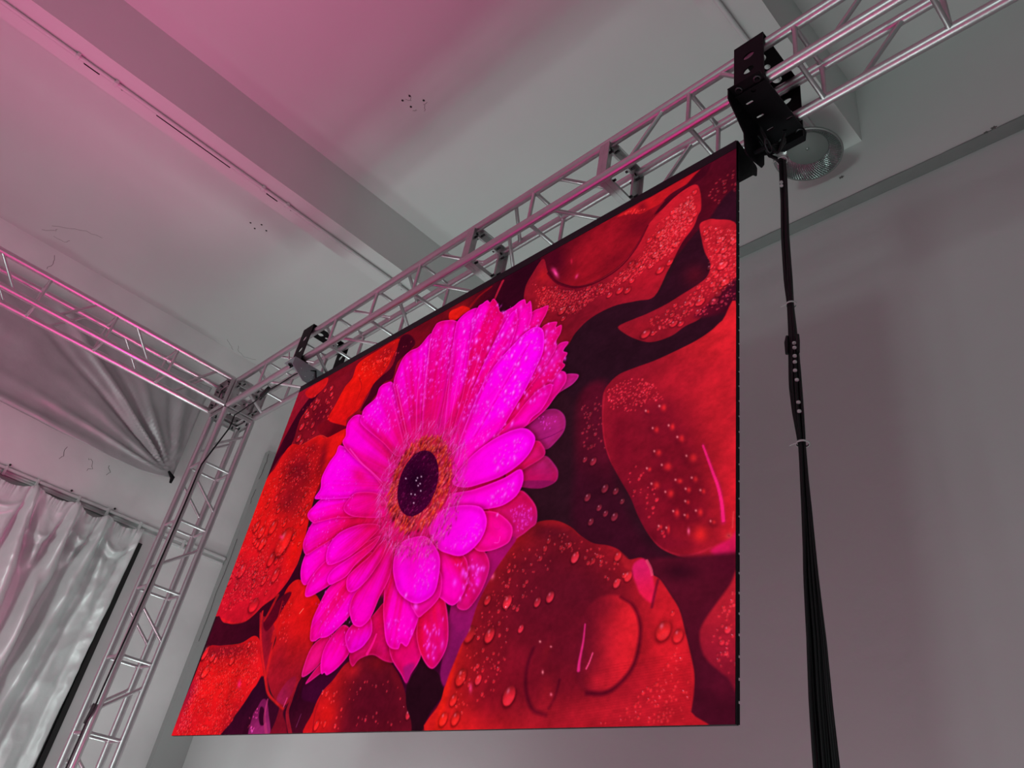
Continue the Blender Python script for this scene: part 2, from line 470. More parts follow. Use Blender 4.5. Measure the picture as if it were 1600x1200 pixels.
def bracket(x0, label, big):
    """sheet-metal clamp round the truss; x0: its left edge"""
    w = .140
    t = thing('truss_bracket', label, 'bracket', (x0 + w / 2, 1.95, ZL), 'black truss brackets')
    xm = x0 + w / 2
    # front plate
    plate('front_plate', [(x0, 4.43), (x0 + w, 4.43), (x0 + w, 4.772), (x0, 4.772)],
          [circ(xm, 4.667, .026, .020), circ(xm, 4.566, .026, .020)], lambda u, v, q: (u, 1.798 + q, v), .006, 'black', t)
    plate('top_plate', [(x0, 1.795), (x0 + w, 1.795), (x0 + w, 2.115), (x0, 2.115)],
          [circ(xm, 1.90, .022), circ(xm, 1.955, .014), circ(xm, 2.035, .022)], lambda u, v, q: (u, v, 4.772 + q), .006, 'black', t)
    plate('back_plate', [(x0, 4.40), (x0 + w, 4.40), (x0 + w, 4.772), (x0, 4.772)],
          [circ(xm, 4.69, .026, .020), circ(xm, 4.60, .026, .020), circ(xm, 4.50, .020)], lambda u, v, q: (u, 2.112 + q, v), .006, 'black', t)
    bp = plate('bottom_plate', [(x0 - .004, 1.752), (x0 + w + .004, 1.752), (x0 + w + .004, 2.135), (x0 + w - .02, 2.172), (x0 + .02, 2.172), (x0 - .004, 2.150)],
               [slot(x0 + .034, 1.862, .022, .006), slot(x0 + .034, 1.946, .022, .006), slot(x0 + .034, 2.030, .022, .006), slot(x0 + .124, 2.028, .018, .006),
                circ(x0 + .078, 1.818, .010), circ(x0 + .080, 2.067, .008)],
               lambda u, v, q: (u, v, 4.446 + q), .007, 'black' if big else 'lit_black', t)
    for bx, by in ((x0 + .032, 1.780), (x0 + .118, 1.778), (x0 + .124, 2.112), (x0 + .040, 2.114)):
        b_ = MB().lathe((bx, by, 4.44), [(0, -.012), (.009, -.012), (.010, -.004), (.010, .02)], 6, smooth=False).build('bolt', 'black', t)
        MB().lathe((bx, by, 4.44), [(.011, -.0035), (.0165, -.0035), (.0165, .001)], 20).build('washer', 'bolt', b_)
    hs = []
    for i, y in enumerate((1.823, 1.871, 1.922, 1.983, 2.034)):
        for j in range((2, 3, 4, 3, 2)[i]):
            hs.append(circ(y, 4.428 - .040 * j, .0042, n=8))
    ou = [(1.752, 4.45), (1.752, 4.385), (1.872, 4.285), (1.880, 4.18), (1.90, 4.168), (2.01, 4.20), (2.026, 4.232), (2.028, 4.295), (2.10, 4.37), (2.165, 4.45)]
    if not big:
        ou = [(1.752, 4.45), (1.752, 4.385), (1.862, 4.310), (1.94, 4.310), (1.957, 4.375), (2.03, 4.395), (2.165, 4.45)]
        hs = [h for h in hs if min(p[1] for p in h) > 4.33]
        hs = [h for h in hs if not (h[0][0] > 1.97 and h[0][1] < 4.41)]
    plate('side_gusset', ou, hs, lambda u, v, q: ((x0 if big else x0 + w) + q, u, v), .006, 'black' if big else 'lit_black', t)
    # saddles that hold the chords
    for y in (YFR, YBK):
        MB().box((x0 + .01, y - .03, 4.449), (x0 + w - .01, y + .03, 4.468)).build('saddle', 'black', t, .004)
    if not big:
        return t
    # pivot eye
    mb = MB(); pts = []
    for k in range(25):
        a = 2 * PI * k / 24
        pts.append((x0 + .056 + .010, 1.945 + .026 * math.cos(a), 4.225 + .034 * math.sin(a)))
    mb.tube(pts, .0032, 8, False).build('ring', 'bolt', t)
    MB().tube([(x0 + .0, 1.945, 4.225), (x0 + .07, 1.945, 4.225)], .010, 12).build('pivot_pin', 'black', t)
    return t


bracket(-1.124, 'large black perforated bracket clamped on the truss above the cable bundle', True)
bl = bracket(-4.732, 'small black bracket on the truss above the display\'s far left corner', False)
for bx, by in ((-4.71, 1.85), (-4.68, 1.90), (-4.64, 1.86), (-4.66, 1.98), (-4.62, 1.95), (-4.61, 2.04), (-4.70, 2.03), (-4.67, 1.80)):
    MB().tube([(bx, by, 4.4435), (bx, by, 4.438)], .0065, 8).build('bolt', 'hole', bl)
MB().tube([(-4.70, 1.742, 4.52), (-4.655, 1.742, 4.44)], .005, 8).build('pin', 'alu', bl)
MB().tube([(-4.60, 1.87, 4.40), (-4.585, 1.93, 4.43), (-4.575, 1.95, 4.36), (-4.59, 1.93, 4.33)], .006, 8).build('handle', 'black', bl)

# ---------------------------------------------------------------- the display
DX0, DX1, DZ0, DZ1, DY = -4.6679, -1.1766, 1.9835, 4.2545, 1.90
disp = thing('led_display', 'huge hanging LED display showing a magenta daisy on wet red petals', 'display screen', ((DX0 + DX1) / 2, DY, DZ0))


def _spline(P, closed=True, n=5):
    P = np.asarray(P, float)
    if closed:
        Q = np.vstack([P[-1], P, P[0], P[1]])
    else:
        Q = np.vstack([2*P[0]-P[1], P, 2*P[-1]-P[-2]])
    out = []
    for i in range(1, len(Q)-2):
        a, b, c, d = Q[i-1], Q[i], Q[i+1], Q[i+2]
        for t in np.arange(n)/n:
            out.append(.5*((2*b)+(c-a)*t+(2*a-5*b+4*c-d)*t*t+(3*b-a-3*c+d)*t**3))
    if not closed:
        out.append(P[-1])
    return np.array(out)


class Painter:
    """Paints the picture shown on the display, in display coordinates (cells)."""

    def __init__(s, W, H, bg):
        s.W, s.H = W, H
        s.im = np.zeros((H, W, 3)) + np.array(bg, float)
        s.clip = None
        s.rng = np.random.RandomState(7)

    def box(s, x0, y0, x1, y1):
        x0 = int(max(0, np.floor(x0))); y0 = int(max(0, np.floor(y0)))
        x1 = int(min(s.W, np.ceil(x1)+1)); y1 = int(min(s.H, np.ceil(y1)+1))
        if x1 <= x0 or y1 <= y0:
            return None
        Y, X = np.mgrid[y0:y1, x0:x1].astype(float)
        return x0, y0, x1, y1, X, Y

    def sdf(s, P, X, Y, closed=True):
        d2 = np.full(X.shape, 1e18)
        ins = np.zeros(X.shape, bool)
        tt = np.zeros(X.shape)
        n = len(P)
        for i in range(n if closed else n-1):
            ax, ay = P[i]; bx, by = P[(i+1) % n]
            ex, ey = bx-ax, by-ay
            L = ex*ex+ey*ey+1e-9
            t = np.clip(((X-ax)*ex+(Y-ay)*ey)/L, 0, 1)
            d = (X-ax-t*ex)**2+(Y-ay-t*ey)**2
            m = d < d2
            d2 = np.where(m, d, d2)
            tt = np.where(m, (i+t)/n, tt)
            if closed and ay != by:
                c = ((ay > Y) != (by > Y)) & (X < ex*(Y-ay)/ey+ax)
                ins ^= c
        d = np.sqrt(d2)
        return (np.where(ins, -d, d) if closed else d), tt

    def mix(s, b, a, col):
        x0, y0, x1, y1 = b[:4]
        a = np.clip(a, 0, 1)[..., None]
        s.im[y0:y1, x0:x1] = s.im[y0:y1, x0:x1]*(1-a)+np.asarray(col, float)*a

    def clipm(s, b, a):
        if s.clip is None:
            return a
        x0, y0, x1, y1 = b[:4]
        return a*s.clip[y0:y1, x0:x1]

    def poly(s, pts, c0, c1=None, p0=None, p1=None, soft=.8, sm=1):
        P = _spline(pts) if sm else np.asarray(pts, float)
        r = soft*2+2
        b = s.box(P[:, 0].min()-r, P[:, 1].min()-r, P[:, 0].max()+r, P[:, 1].max()+r)
        s.clip = np.zeros((s.H, s.W))
        if b is None:
            return
        X, Y = b[4:]
        d, _ = s.sdf(P, X, Y)
        a = np.clip(.5-d/(2*soft), 0, 1)
        a = a*a*(3-2*a)
        s.clip[b[1]:b[3], b[0]:b[2]] = a
        col = np.asarray(c0, float)
        if c1 is not None:
            vx, vy = p1[0]-p0[0], p1[1]-p0[1]
            t = np.clip(((X-p0[0])*vx+(Y-p0[1])*vy)/(vx*vx+vy*vy+1e-9), 0, 1)
            t = (t*t*(3-2*t))[..., None]
            col = np.asarray(c0, float)*(1-t)+np.asarray(c1, float)*t
        s.mix(b, a, col)

    def petal(s, pts, base, cin, cout, streak=.35, rim=(255, 50, 200), shade=.5):
        P = _spline(pts)
        b = s.box(P[:, 0].min()-9, P[:, 1].min()-9, P[:, 0].max()+9, P[:, 1].max()+9)
        s.clip = np.zeros((s.H, s.W))
        if b is None:
            return
        X, Y = b[4:]
        d, _ = s.sdf(P, X, Y)
        # the petal darkens what it overlaps
        sh = np.exp(-np.clip(d, 0, 99)**2/22.)*(d > 0)*shade*.8
        x0, y0, x1, y1 = b[:4]
        s.im[y0:y1, x0:x1] *= (1-sh[..., None]*np.array([.35, .6, .6]))
        a = np.clip(.5-d/1.5, 0, 1)
        s.clip[y0:y1, x0:x1] = a
        bx, by = base
        rr = np.hypot(X-bx, Y-by)
        far = np.hypot(P[:, 0]-bx, P[:, 1]-by).max()
        near = np.hypot(P[:, 0]-bx, P[:, 1]-by).min()
        t = np.clip((rr-near)/(far-near+1e-6), 0, 1)
        t = np.clip(t*1.2-.12, 0, 1)
        th = np.arctan2(Y-by, X-bx)
        n = s.rng.rand(720)
        k = np.array([.25, .5, .25])
        n = np.convolve(np.r_[n, n, n], k, 'same')[720:1440]
        n2 = np.convolve(np.r_[n, n, n], np.ones(13)/13, 'same')[720:1440]
        f = (th+np.pi)/(2*np.pi)*719*1.0
        v = np.interp(f, np.arange(720), (n-.5)*1.5+(n2-.5)*6.)
        e = np.clip(-d/16., 0, 1)
        t2 = np.clip(t+v*streak+(e-.5)*.25, 0, 1)[..., None]
        col = np.asarray(cin, float)*(1-t2)+np.asarray(cout, float)*t2
        # darker towards the petal's rolled edge, thin light rim
        edge = np.exp(-((d+5.)**2)/20.)[..., None]*.3
        col = col*(1-edge*np.array([.25, .2, .5]))
        rm = np.exp(-((d+.8)**2)/.8)[..., None]*.38
        col = col*(1-rm)+np.asarray(rim, float)*rm
        s.mix(b, a, col)

    def ell(s, cx, cy, m, col, alpha=1, hard=0, clip=1):
        # m: 2x2 half-axes matrix (columns)
        a11, a12, a21, a22 = m
        R = 2.6 if not hard else 1.2
        ex = R*np.hypot(a11, a12)+2; ey = R*np.hypot(a21, a22)+2
        b = s.box(cx-ex, cy-ey, cx+ex, cy+ey)
        if b is None:
            return
        X, Y = b[4:]
        det = a11*a22-a12*a21
        u = (a22*(X-cx)-a12*(Y-cy))/det
        v = (-a21*(X-cx)+a11*(Y-cy))/det
        r = np.sqrt(u*u+v*v)
        if hard:
            sc = np.sqrt(abs(det))
            a = np.clip((1-r)*sc/1.2+.5, 0, 1)
        else:
            a = np.exp(-r*r)
        a = a*alpha
        if clip:
            a = s.clipm(b, a)
        s.mix(b, a, col)

    def line(s, pts, w0, w1, col, alpha=1, clip=0, soft=.8):
        P = _spline(pts, False) if len(pts) > 2 else np.asarray(pts, float)
        r = max(w0, w1)+3
        b = s.box(P[:, 0].min()-r, P[:, 1].min()-r, P[:, 0].max()+r, P[:, 1].max()+r)
        if b is None:
            return
        d, t = s.sdf(P, b[4], b[5], False)
        w = w0*(1-t)+w1*t
        a = np.clip((w/2-d)/soft+.5, 0, 1)*alpha
        if clip:
            a = s.clipm(b, a)
        s.mix(b, a, col)

    def drop(s, x, y, r, gain, hl, asp=1.15, rot=0.):
        b = s.box(x-r*1.6-2, y-r*1.9-2, x+r*1.6+2, y+r*1.9+2)
        if b is None:
            return
        X, Y = b[4:]
        c, q = np.cos(rot), np.sin(rot)
        dx, dy = X-x, Y-y
        u = (c*dx+q*dy)/r; v = (-q*dx+c*dy)/(r*asp)
        d = np.sqrt(u*u+v*v)
        x0, y0, x1, y1 = b[:4]
        im = s.im[y0:y1, x0:x1]
        k = 1.
        a = np.clip((1-d)*r/1.3+.5, 0, 1)*k
        ring = np.exp(-((d-1.08)/.28)**2)*k*min(1., r/5.)
        lower = np.clip(.5+.6*(v*.8+u*.35), 0, 1)
        sh = ring*(.12+.45*lower)
        im *= (1-sh[..., None]*np.array([.6, .8, .6]))
        body = np.clip(.86+.42*(u*.45+v*.75), .5, 1.3)*gain
        tgt = np.stack([np.clip(im[..., 0]*body+28*body, 0, 255),
                        im[..., 1]*body+10*body, im[..., 2]*body+5*body], -1)
        im[:] = im*(1-a[..., None]*.85)+np.clip(tgt, 0, 255)*a[..., None]*.85
        h = np.exp(-(((u+.38)/.24)**2+((v+.42)/.26)**2))*a*hl*.85
        im[:] = im*(1-h[..., None])+np.array([255, 150, 190.])*h[..., None]

    def drops(s, pts, n, r0, r1, gain, hl, seed, pw=3.):
        rs = np.random.RandomState(seed)
        P = np.asarray(pts, float)
        lo, hi = P.min(0), P.max(0)
        k = 0; tries = 0; done = []
        while k < n and tries < n*30:
            tries += 1
            p = lo+rs.rand(2)*(hi-lo)
            d, _ = s.sdf(P, np.array([[p[0]]]), np.array([[p[1]]]))
            if d[0, 0] > -r0*.6:
                continue
            r = r0+(r1-r0)*rs.rand()**pw
            if any((p[0]-a)**2+(p[1]-b)**2 < ((r+c)*.95)**2 for a, b, c in done):
                continue
            done.append((p[0], p[1], r)); k += 1
            s.drop(p[0], p[1], r, gain*(.9+.25*rs.rand()), hl*(.4+.6*rs.rand()),
                   1.05+.5*rs.rand(), -.15+.3*rs.rand())

    def specks(s, pts, n, r0, r1, col, alpha, seed, asp=1.8, rot=.2, pw=2.):
        rs = np.random.RandomState(seed)
        P = np.asarray(pts, float)
        lo, hi = P.min(0), P.max(0)
        k = 0; tries = 0
        while k < n and tries < n*20:
            tries += 1
            p = lo+rs.rand(2)*(hi-lo)
            d, _ = s.sdf(P, np.array([[p[0]]]), np.array([[p[1]]]))
            if d[0, 0] > 0:
                continue
            k += 1
            r = r0+(r1-r0)*rs.rand()**pw
            t = rot+.25*rs.randn()
            c, q = np.cos(t), np.sin(t); L = r*asp*(.7+.6*rs.rand())
            m = (r*c, L*q, -r*q, L*c)
            a = alpha*(.35+.65*rs.rand())
            s.ell(p[0]+r*.5, p[1]+L*.6, m, (190, 0, 120), a*.55, 0, 0)
            s.ell(p[0], p[1], m, col, a, 0, 0)
            if r > 1.6:
                s.ell(p[0]-r*.2, p[1]-L*.3, (r*.35, 0, 0, L*.35), (255, 150, 250), a*.7, 0, 0)

    def florets(s, cx, cy, m, r0, r1, n, ln, wd, cols, seed, alpha=.9, jit=.4, ang=0.):
        rs = np.random.RandomState(seed)
        a11, a12, a21, a22 = m
        rr = np.sqrt(r0*r0+(r1*r1-r0*r0)*rs.rand(n))
        th = rs.rand(n)*2*np.pi
        order = np.argsort(np.sin(th)*rr)
        for i in order:
            u, v = rr[i]*np.cos(th[i]), rr[i]*np.sin(th[i])
            x = cx+a11*u+a12*v; y = cy+a21*u+a22*v
            if ang is None:
                t = np.arctan2(y-cy, x-cx)+jit*rs.randn()
            else:
                t = ang-np.pi/2+jit*rs.randn()
            c, q = np.cos(t), np.sin(t)
            L = ln*(.6+.8*rs.rand()); w = wd*(.7+.6*rs.rand())
            col = np.array(cols[rs.randint(len(cols))], float)*(.8+.3*rs.rand())
            s.ell(x+1.2, y+1.6, (L*c, -w*q, L*q, w*c), (60, 0, 30), .45*alpha if alpha > .6 else .12*alpha, 0, 0)
            s.ell(x, y, (L*c, -w*q, L*q, w*c), np.clip(col, 0, 255), alpha, 0, 0)
            s.ell(x+L*c*.7, y+L*q*.7, (w*.8, 0, 0, w*.8), np.clip(col*1.15+40, 0, 255), alpha*.7, 0, 0)


def paint_display(ops, W, H):
    p = Painter(W, H, (45, 16, 28))
    for o in ops:
        getattr(p, o[0])(*o[1:])
    rs = np.random.RandomState(3)

    def field(n, m):
        a = rs.rand(m, n)*2-1
        y = np.linspace(0, m-1.001, H); x = np.linspace(0, n-1.001, W)
        y0 = y.astype(int); x0 = x.astype(int); fy = (y-y0)[:, None]; fx = (x-x0)[None]
        fy = fy*fy*(3-2*fy); fx = fx*fx*(3-2*fx)
        return (a[y0][:, x0]*(1-fx)+a[y0][:, x0+1]*fx)*(1-fy)+(a[y0+1][:, x0]*(1-fx)+a[y0+1][:, x0+1]*fx)*fy
    k = 1+.06*field(26, 20)+.07*field(80, 64)+.05*field(260, 208)+.05*(rs.rand(H, W)-.5)
    red = np.clip(1.6-p.im[..., 2:3]/90., 0, 1)         # the wet petals are more mottled than the daisy
    im = p.im*(1+(k[..., None]-1)*(.35+.65*red))
    im *= 1-.02*red
    return np.clip(im, 0, 255)



ART = [
('poly',[(-2,0),(360,-5),(464,-3),(587,-2),(615,141),(356,197),(186,376),(6,264)],(118,12,28),None,None,None,3,0),
('poly',[(362,-1),(587,-2),(695,0),(718,197),(483,70)],(105,12,26),(48,6,24),(473,32),(614,66),4,0),
('ell',500.4,14.6,(26.9,7.9,-0.7,13.3),(150,20,24),0.7,0,1),
('line',[(597,7),(592,24),(587,44)],6.5,4.9,(200,30,60),0.8,0,0.8),
('line',[(571,5),(546,12),(527,30)],5,8.3,(150,15,25),0.7,0,0.8),
('poly',[(100,30),(216,24),(369,22),(389,86),(337,142),(277,180),(252,205),(191,202),(155,182),(102,186),(55,169),(52,135),(53,103),(67,78),(82,55)],(122,14,30),(140,15,32),(80,10),(246,200),1.5,1),
('ell',129.8,121.3,(11.3,27.9,-28.4,19.8),(95,8,28),0.8,0,1),
('ell',218.2,28.3,(36.4,-15.8,29.9,38.9),(110,14,32),0.8,0,1),
('ell',267.3,25.5,(33.6,14.9,-1,19.6),(190,22,28),0.6,0,1),
('line',[(55,169),(52,135),(53,103),(67,78),(82,55),(101,32)],5.3,3.1,(215,30,35),0.9,0,0.8),
('poly',[(-2,0),(76,3),(74,48),(40,76),(20,131),(-2,228),(-3,261),(-18,154)],(150,18,40),(130,14,36),(31,7),(16,217),2,1),
('poly',[(83,17),(104,28),(67,78),(53,103),(55,169),(26,190),(7,223),(-5,257),(-8,218),(14,129),(34,74),(64,36)],(58,5,26),None,None,None,2.5,1),
('poly',[(36,7),(104,2),(114,25),(98,40),(71,47),(40,26)],(205,20,26),None,None,None,1.5,1),
('poly',[(167,146),(181,106),(193,70),(211,51),(215,14),(270,6),(339,8),(331,60),(319,90),(297,108),(282,134),(273,159),(242,171),(242,190),(189,160)],(226,20,16),(212,16,20),(214,70),(211,162),0.9,1),
('ell',306.5,27.6,(37.9,17.1,-6.8,21.5),(150,16,30),0.75,0,1),
('ell',313,73.6,(22.8,-9.2,19.3,21.8),(170,16,28),0.5,0,1),
('line',[(238,64),(257,98),(254,130)],2.5,1.6,(150,10,20),0.6,1,0.8),
('drops',[(214,17),(339,8),(331,60),(313,95),(267,77)],34,2.4,4.8,1.25,0.6,11,3),
('poly',[(139,156),(167,146),(190,162),(242,190),(250,204),(191,202)],(120,10,26),(90,6,22),(152,147),(224,195),1.5,1),
('poly',[(340,10),(365,10),(394,47),(383,63),(355,79),(355,118),(329,119),(315,144),(291,167),(279,165),(290,134),(295,109),(310,97),(342,79)],(66,6,26),None,None,None,2,1),
('drops',[(218,28),(302,43),(454,21),(406,28),(343,55),(239,82)],30,1.9,3.9,1.6,0.7,12,3),
('drops',[(35,65),(90,33),(163,47),(182,142),(115,184)],38,2.6,7,1.5,0.8,13,3),
('drop',75.4,95.9,7.6,1.7,0.8,1.2,0),
('drop',71.4,126.3,8.4,1.8,0.5,1.2,0),
('drop',75.9,159.2,8.3,1.5,0.8,1.2,0),
('drop',153.2,115.2,5.4,1.5,0.8,1.2,0),
('drop',92.9,175.7,7.2,1.4,0.8,1.2,0),
('poly',[(478,33),(474,11),(494,12),(509,16),(529,36),(513,40),(495,44)],(228,26,22),None,None,None,1.6,1),
('poly',[(-1,244),(18,221),(31,192),(55,169),(102,186),(155,182),(190,200),(256,201),(246,246),(223,307),(216,348),(224,407),(233,465),(231,505),(221,526),(198,550),(163,566),(144,580),(119,590),(80,590),(42,584),(13,568),(-24,552),(-53,454),(-30,351)],(226,20,22),(206,18,40),(95,322),(33,567),0.9,1),
('ell',125.2,260.4,(81.9,-0.7,42.5,56.4),(112,10,28),0.85,0,1),
('ell',127,333.6,(68.1,11.5,25.8,41.8),(130,14,30),0.75,0,1),
('ell',149.8,212.6,(30.5,8.9,10.8,19.4),(140,12,28),0.6,0,1),
('ell',199.5,253.5,(15,7.7,7,42),(100,8,26),0.7,0,1),
('ell',32.3,484.3,(57.8,19.6,10.5,31.9),(196,20,44),0.6,0,1),
('ell',34.1,272.4,(29.9,-7.1,15.8,42.1),(228,22,22),0.7,0,1),
('ell',209,464.3,(23.1,-2.1,9.5,49.5),(235,18,14),0.7,0,1),
('line',[(102,186),(155,182),(190,200)],3.2,2.6,(225,40,35),0.7,0,0.8),
('line',[(26,574),(82,591),(125,590),(164,567),(199,552)],4.6,3.7,(228,24,34),0.8,0,0.8),
('drops',[(22,227),(59,177),(166,202),(219,298),(208,382),(223,454),(216,499),(170,542),(98,563),(19,562),(-22,482),(-4,373)],300,1.7,6.4,1.12,0.7,21,3.5),
('drops',[(24,552),(22,468),(92,439),(142,491),(128,542)],130,1.5,4.1,1.1,0.8,22,2),
('drops',[(22,227),(59,177),(166,202),(219,298),(208,382),(223,454),(216,499),(170,542),(98,563),(19,562),(-22,482),(-4,373)],380,1.3,3,1.25,0.8,156,1.5),
('drop',100.2,386.2,11.3,1.12,0.55,1.45,0.1),
('drop',61.2,388.7,10,1.12,0.55,1.45,0.1),
('drop',31.8,369.5,8.6,1.12,0.55,1.45,0.1),
('drop',80.9,419.7,10.5,1.12,0.55,1.45,0.1),
('drop',136.5,465.4,10.6,1.12,0.55,1.45,0.1),
('drop',158.9,432.9,21.2,1.12,0.55,1.45,0.1),
('drop',38.2,471.2,11.4,1.12,0.55,1.45,0.1),
('drop',170.6,505.6,10.1,1.12,0.55,1.45,0.1),
('drop',135.8,509.8,7.4,1.12,0.55,1.45,0.1),
('drop',95.4,491.7,6.2,1.12,0.55,1.45,0.1),
('drop',105.3,512.5,6,1.12,0.55,1.45,0.1),
('drop',130.7,560,14.5,1.05,0.15,1,0.6),
('ell',146.1,420.2,(7.1,2.5,1.7,4.8),(255,40,110),0.8,0,0),
('poly',[(6,597),(10,566),(43,586),(81,592),(120,592),(145,581),(164,567),(199,552),(221,526),(236,496),(261,532),(248,561),(210,597),(192,625),(179,629),(119,633),(65,633),(12,633)],(66,8,28),(52,6,26),(36,607),(217,556),1.5,1),
('ell',220.8,518.7,(10.9,-7.1,5.2,16.3),(55,0,35),0.7,0,1),
('poly',[(-3,806),(-2,767),(4,695),(12,633),(65,633),(131,635),(168,625),(195,639),(220,674),(240,700),(232,715),(221,725),(212,742),(201,758),(191,773),(191,804),(89,812)],(228,20,26),(222,20,28),(66,685),(138,791),0.9,1),
('ell',72.1,643.8,(114.8,15.1,5.8,18.8),(120,14,32),0.8,0,1),
('ell',5.8,723.5,(26.5,-5.4,6.3,39.6),(150,18,52),0.85,0,1),
('ell',116.9,712,(64.6,-12.6,20.1,29.2),(234,22,24),0.6,0,1),
('ell',215.4,781.7,(39.7,-13.6,11.2,30.1),(120,12,36),0.75,0,1),
('ell',193.7,671.7,(16.5,15.5,1.4,26.5),(205,22,34),0.6,0,1),
('ell',18,777.2,(42.8,23.4,-7.7,15.8),(200,20,44),0.7,0,1),
('drops',[(15,798),(12,706),(22,638),(183,636),(227,697),(197,758),(183,798)],430,1.3,4.1,1.12,0.55,31,3),
('drops',[(15,798),(10,742),(13,668),(46,696),(48,755),(57,798)],90,1.2,2.7,1.4,1,32,2),
('drops',[(15,798),(12,706),(22,638),(183,636),(227,697),(197,758),(183,798)],380,1.3,2.7,1.3,0.8,157,1.5),
('drop',12.5,640.5,9.1,1.4,0.4,1.7,0.2),
('drop',47.3,653.9,7.3,1.5,0.7,1.2,0),
('drop',121.5,666.6,6.9,1.4,0.5,1.2,0),
('drop',62.9,660.2,5.8,1.4,0.7,1.2,0),
('drop',161.5,640.6,5.4,1.2,0.8,1.2,0),
('drop',40.4,680.6,10.2,1.2,0.3,1.3,0.6),
('ell',173.2,713.2,(5.4,2.1,0.8,6.7),(255,30,110),0.9,0,0),
('poly',[(236,703),(253,720),(277,743),(326,765),(371,806),(180,808),(192,775),(214,740),(227,719)],(44,6,30),(60,8,34),(231,719),(261,803),2,1),
('poly',[(259,744),(252,757),(246,770),(257,809),(313,809),(286,763),(272,746)],(120,22,78),(150,34,100),(249,752),(270,803),1.5,1),
('poly',[(261,756),(274,761),(287,783),(276,785),(264,771)],(50,4,32),None,None,None,1.5,1),
('line',[(274,745),(281,773),(303,803)],4.1,6.8,(190,50,110),0.7,0,0.8),
('drops',[(232,772),(252,750),(267,783),(254,803)],14,1.1,2.2,1.9,1,33,3),
('poly',[(162,582),(180,590),(207,591),(227,576),(238,624),(241,665),(252,701),(277,737),(310,754),(314,779),(313,809),(384,809),(375,766),(341,746),(323,760),(288,745),(260,726),(237,698),(200,649)],(160,18,38),(120,14,34),(200,614),(341,794),1.2,1),
('ell',206.9,626.7,(14.4,19.5,1.7,35.2),(120,14,36),0.7,0,1),
('poly',[(210,597),(219,574),(227,539),(261,532),(339,586),(363,629),(356,660),(352,686),(348,711),(342,726),(337,747),(322,757),(296,746),(271,727),(249,699),(240,670),(241,636)],(218,20,24),(150,18,36),(296,603),(301,734),1.3,1),
('ell',272.6,689.5,(23.3,10.1,4.6,53.7),(160,18,36),0.7,0,1),
('ell',321,583.8,(30.6,-3.6,10.9,42.6),(224,16,18),0.8,0,1),
('poly',[(183,594),(217,556),(244,554),(232,585),(217,610),(201,620)],(90,6,28),None,None,None,2,1),
('line',[(169,579),(184,618),(213,662),(242,700),(267,732),(297,749),(324,761)],5.6,4.3,(214,26,32),0.85,0,2.5),
('line',[(224,567),(227,596),(234,624),(238,653),(243,682),(247,705)],2.4,8,(208,24,30),0.75,0,3),
('line',[(202,553),(192,583),(185,598)],8.2,4.9,(214,24,28),0.7,0,3),
('line',[(230,624),(232,641)],9.2,4.6,(205,24,30),0.8,0,0.8),
('poly',[(299,746),(302,732),(314,716),(332,711),(338,731),(330,747),(321,755)],(158,24,70),(150,20,50),(307,744),(328,720),2,1),
('line',[(326,745),(324,758)],2.6,2.6,(230,60,130),0.8,0,0.8),
('drops',[(220,568),(250,561),(272,634),(292,659),(263,644),(244,642)],30,1.2,2.7,1.35,1,34,3),
('line',[(288,599),(295,591)],1.5,1.5,(255,150,130),0.8,0,0.8),
('poly',[(337,747),(342,726),(355,711),(371,732),(400,748),(411,810),(365,809),(344,785),(327,767)],(50,6,28),(70,10,32),(360,737),(378,804),2,1),
('line',[(340,722),(338,750),(339,770),(365,804)],6.5,7.8,(165,22,42),0.85,0,0.8),
('line',[(354,654),(351,691),(352,726),(354,746)],4,5.4,(60,4,26),0.8,0,0.8),
('line',[(374,771),(371,790)],1.5,2,(140,50,110),0.6,0,0.8),
('poly',[(364,717),(395,711),(447,694),(470,682),(575,687),(648,703),(661,753),(612,806),(417,759),(365,747)],(60,6,40),None,None,None,2,1),
('poly',[(408,810),(401,769),(409,741),(427,723),(446,700),(472,692),(500,688),(529,698),(554,715),(576,738),(592,762),(607,783),(616,811)],(205,20,28),(96,12,30),(414,754),(498,753),1.2,1),
('ell',532.1,759.2,(50.9,10.8,2.3,29.8),(88,10,30),0.85,0,1),
('ell',460.2,709.5,(20.2,4.7,1.6,11.8),(190,22,36),0.75,0,1),
('ell',513.7,704.5,(21.5,4.1,1.8,11.4),(125,14,28),0.8,0,1),
('ell',434.6,773.1,(21.1,0.4,4,19.3),(228,22,24),0.85,0,1),
('ell',562.8,730.6,(8,17.3,-2.4,18.5),(130,14,34),0.6,0,1),
('ell',407.9,739.4,(15.5,-7.7,5.6,16.1),(205,20,26),0.7,0,1),
('line',[(415,804),(407,769),(412,742),(426,727)],2.3,2.3,(160,16,30),0.7,1,0.8),
('drops',[(400,739),(430,722),(482,711),(565,731),(599,782),(564,798),(419,795)],46,0.9,2.2,1.7,0.9,41,2),
('drop',418.2,788.1,4.9,1.3,0.4,1.6,0.2),
('drop',436.3,786.7,2.9,1.3,0.6,1.8,0.1),
('drop',460.1,789.9,2.4,1.5,0.7,1.6,0),
('drop',598.1,778.4,4,2.2,0.9,1.6,0),
('drop',410.9,739.5,3,1.4,0.7,1.5,0),
('drop',421.3,742.9,3,1.4,0.7,1.5,0),
('drop',439.5,744.8,2.9,1.4,0.7,1.5,0),
('poly',[(598,702),(608,712),(622,720),(635,727),(645,740),(651,754),(645,765),(636,777),(630,793),(632,811),(616,811),(606,787),(592,768),(585,747),(585,732),(595,721)],(38,9,22),None,None,None,1,1),
('poly',[(630,811),(632,791),(641,774),(653,762),(661,777),(666,811)],(110,12,30),None,None,None,1.5,1),
('poly',[(814,3),(1001,-2),(1001,154),(958,121),(906,180),(847,141)],(84,10,30),(72,10,28),(858,23),(991,88),3,0),
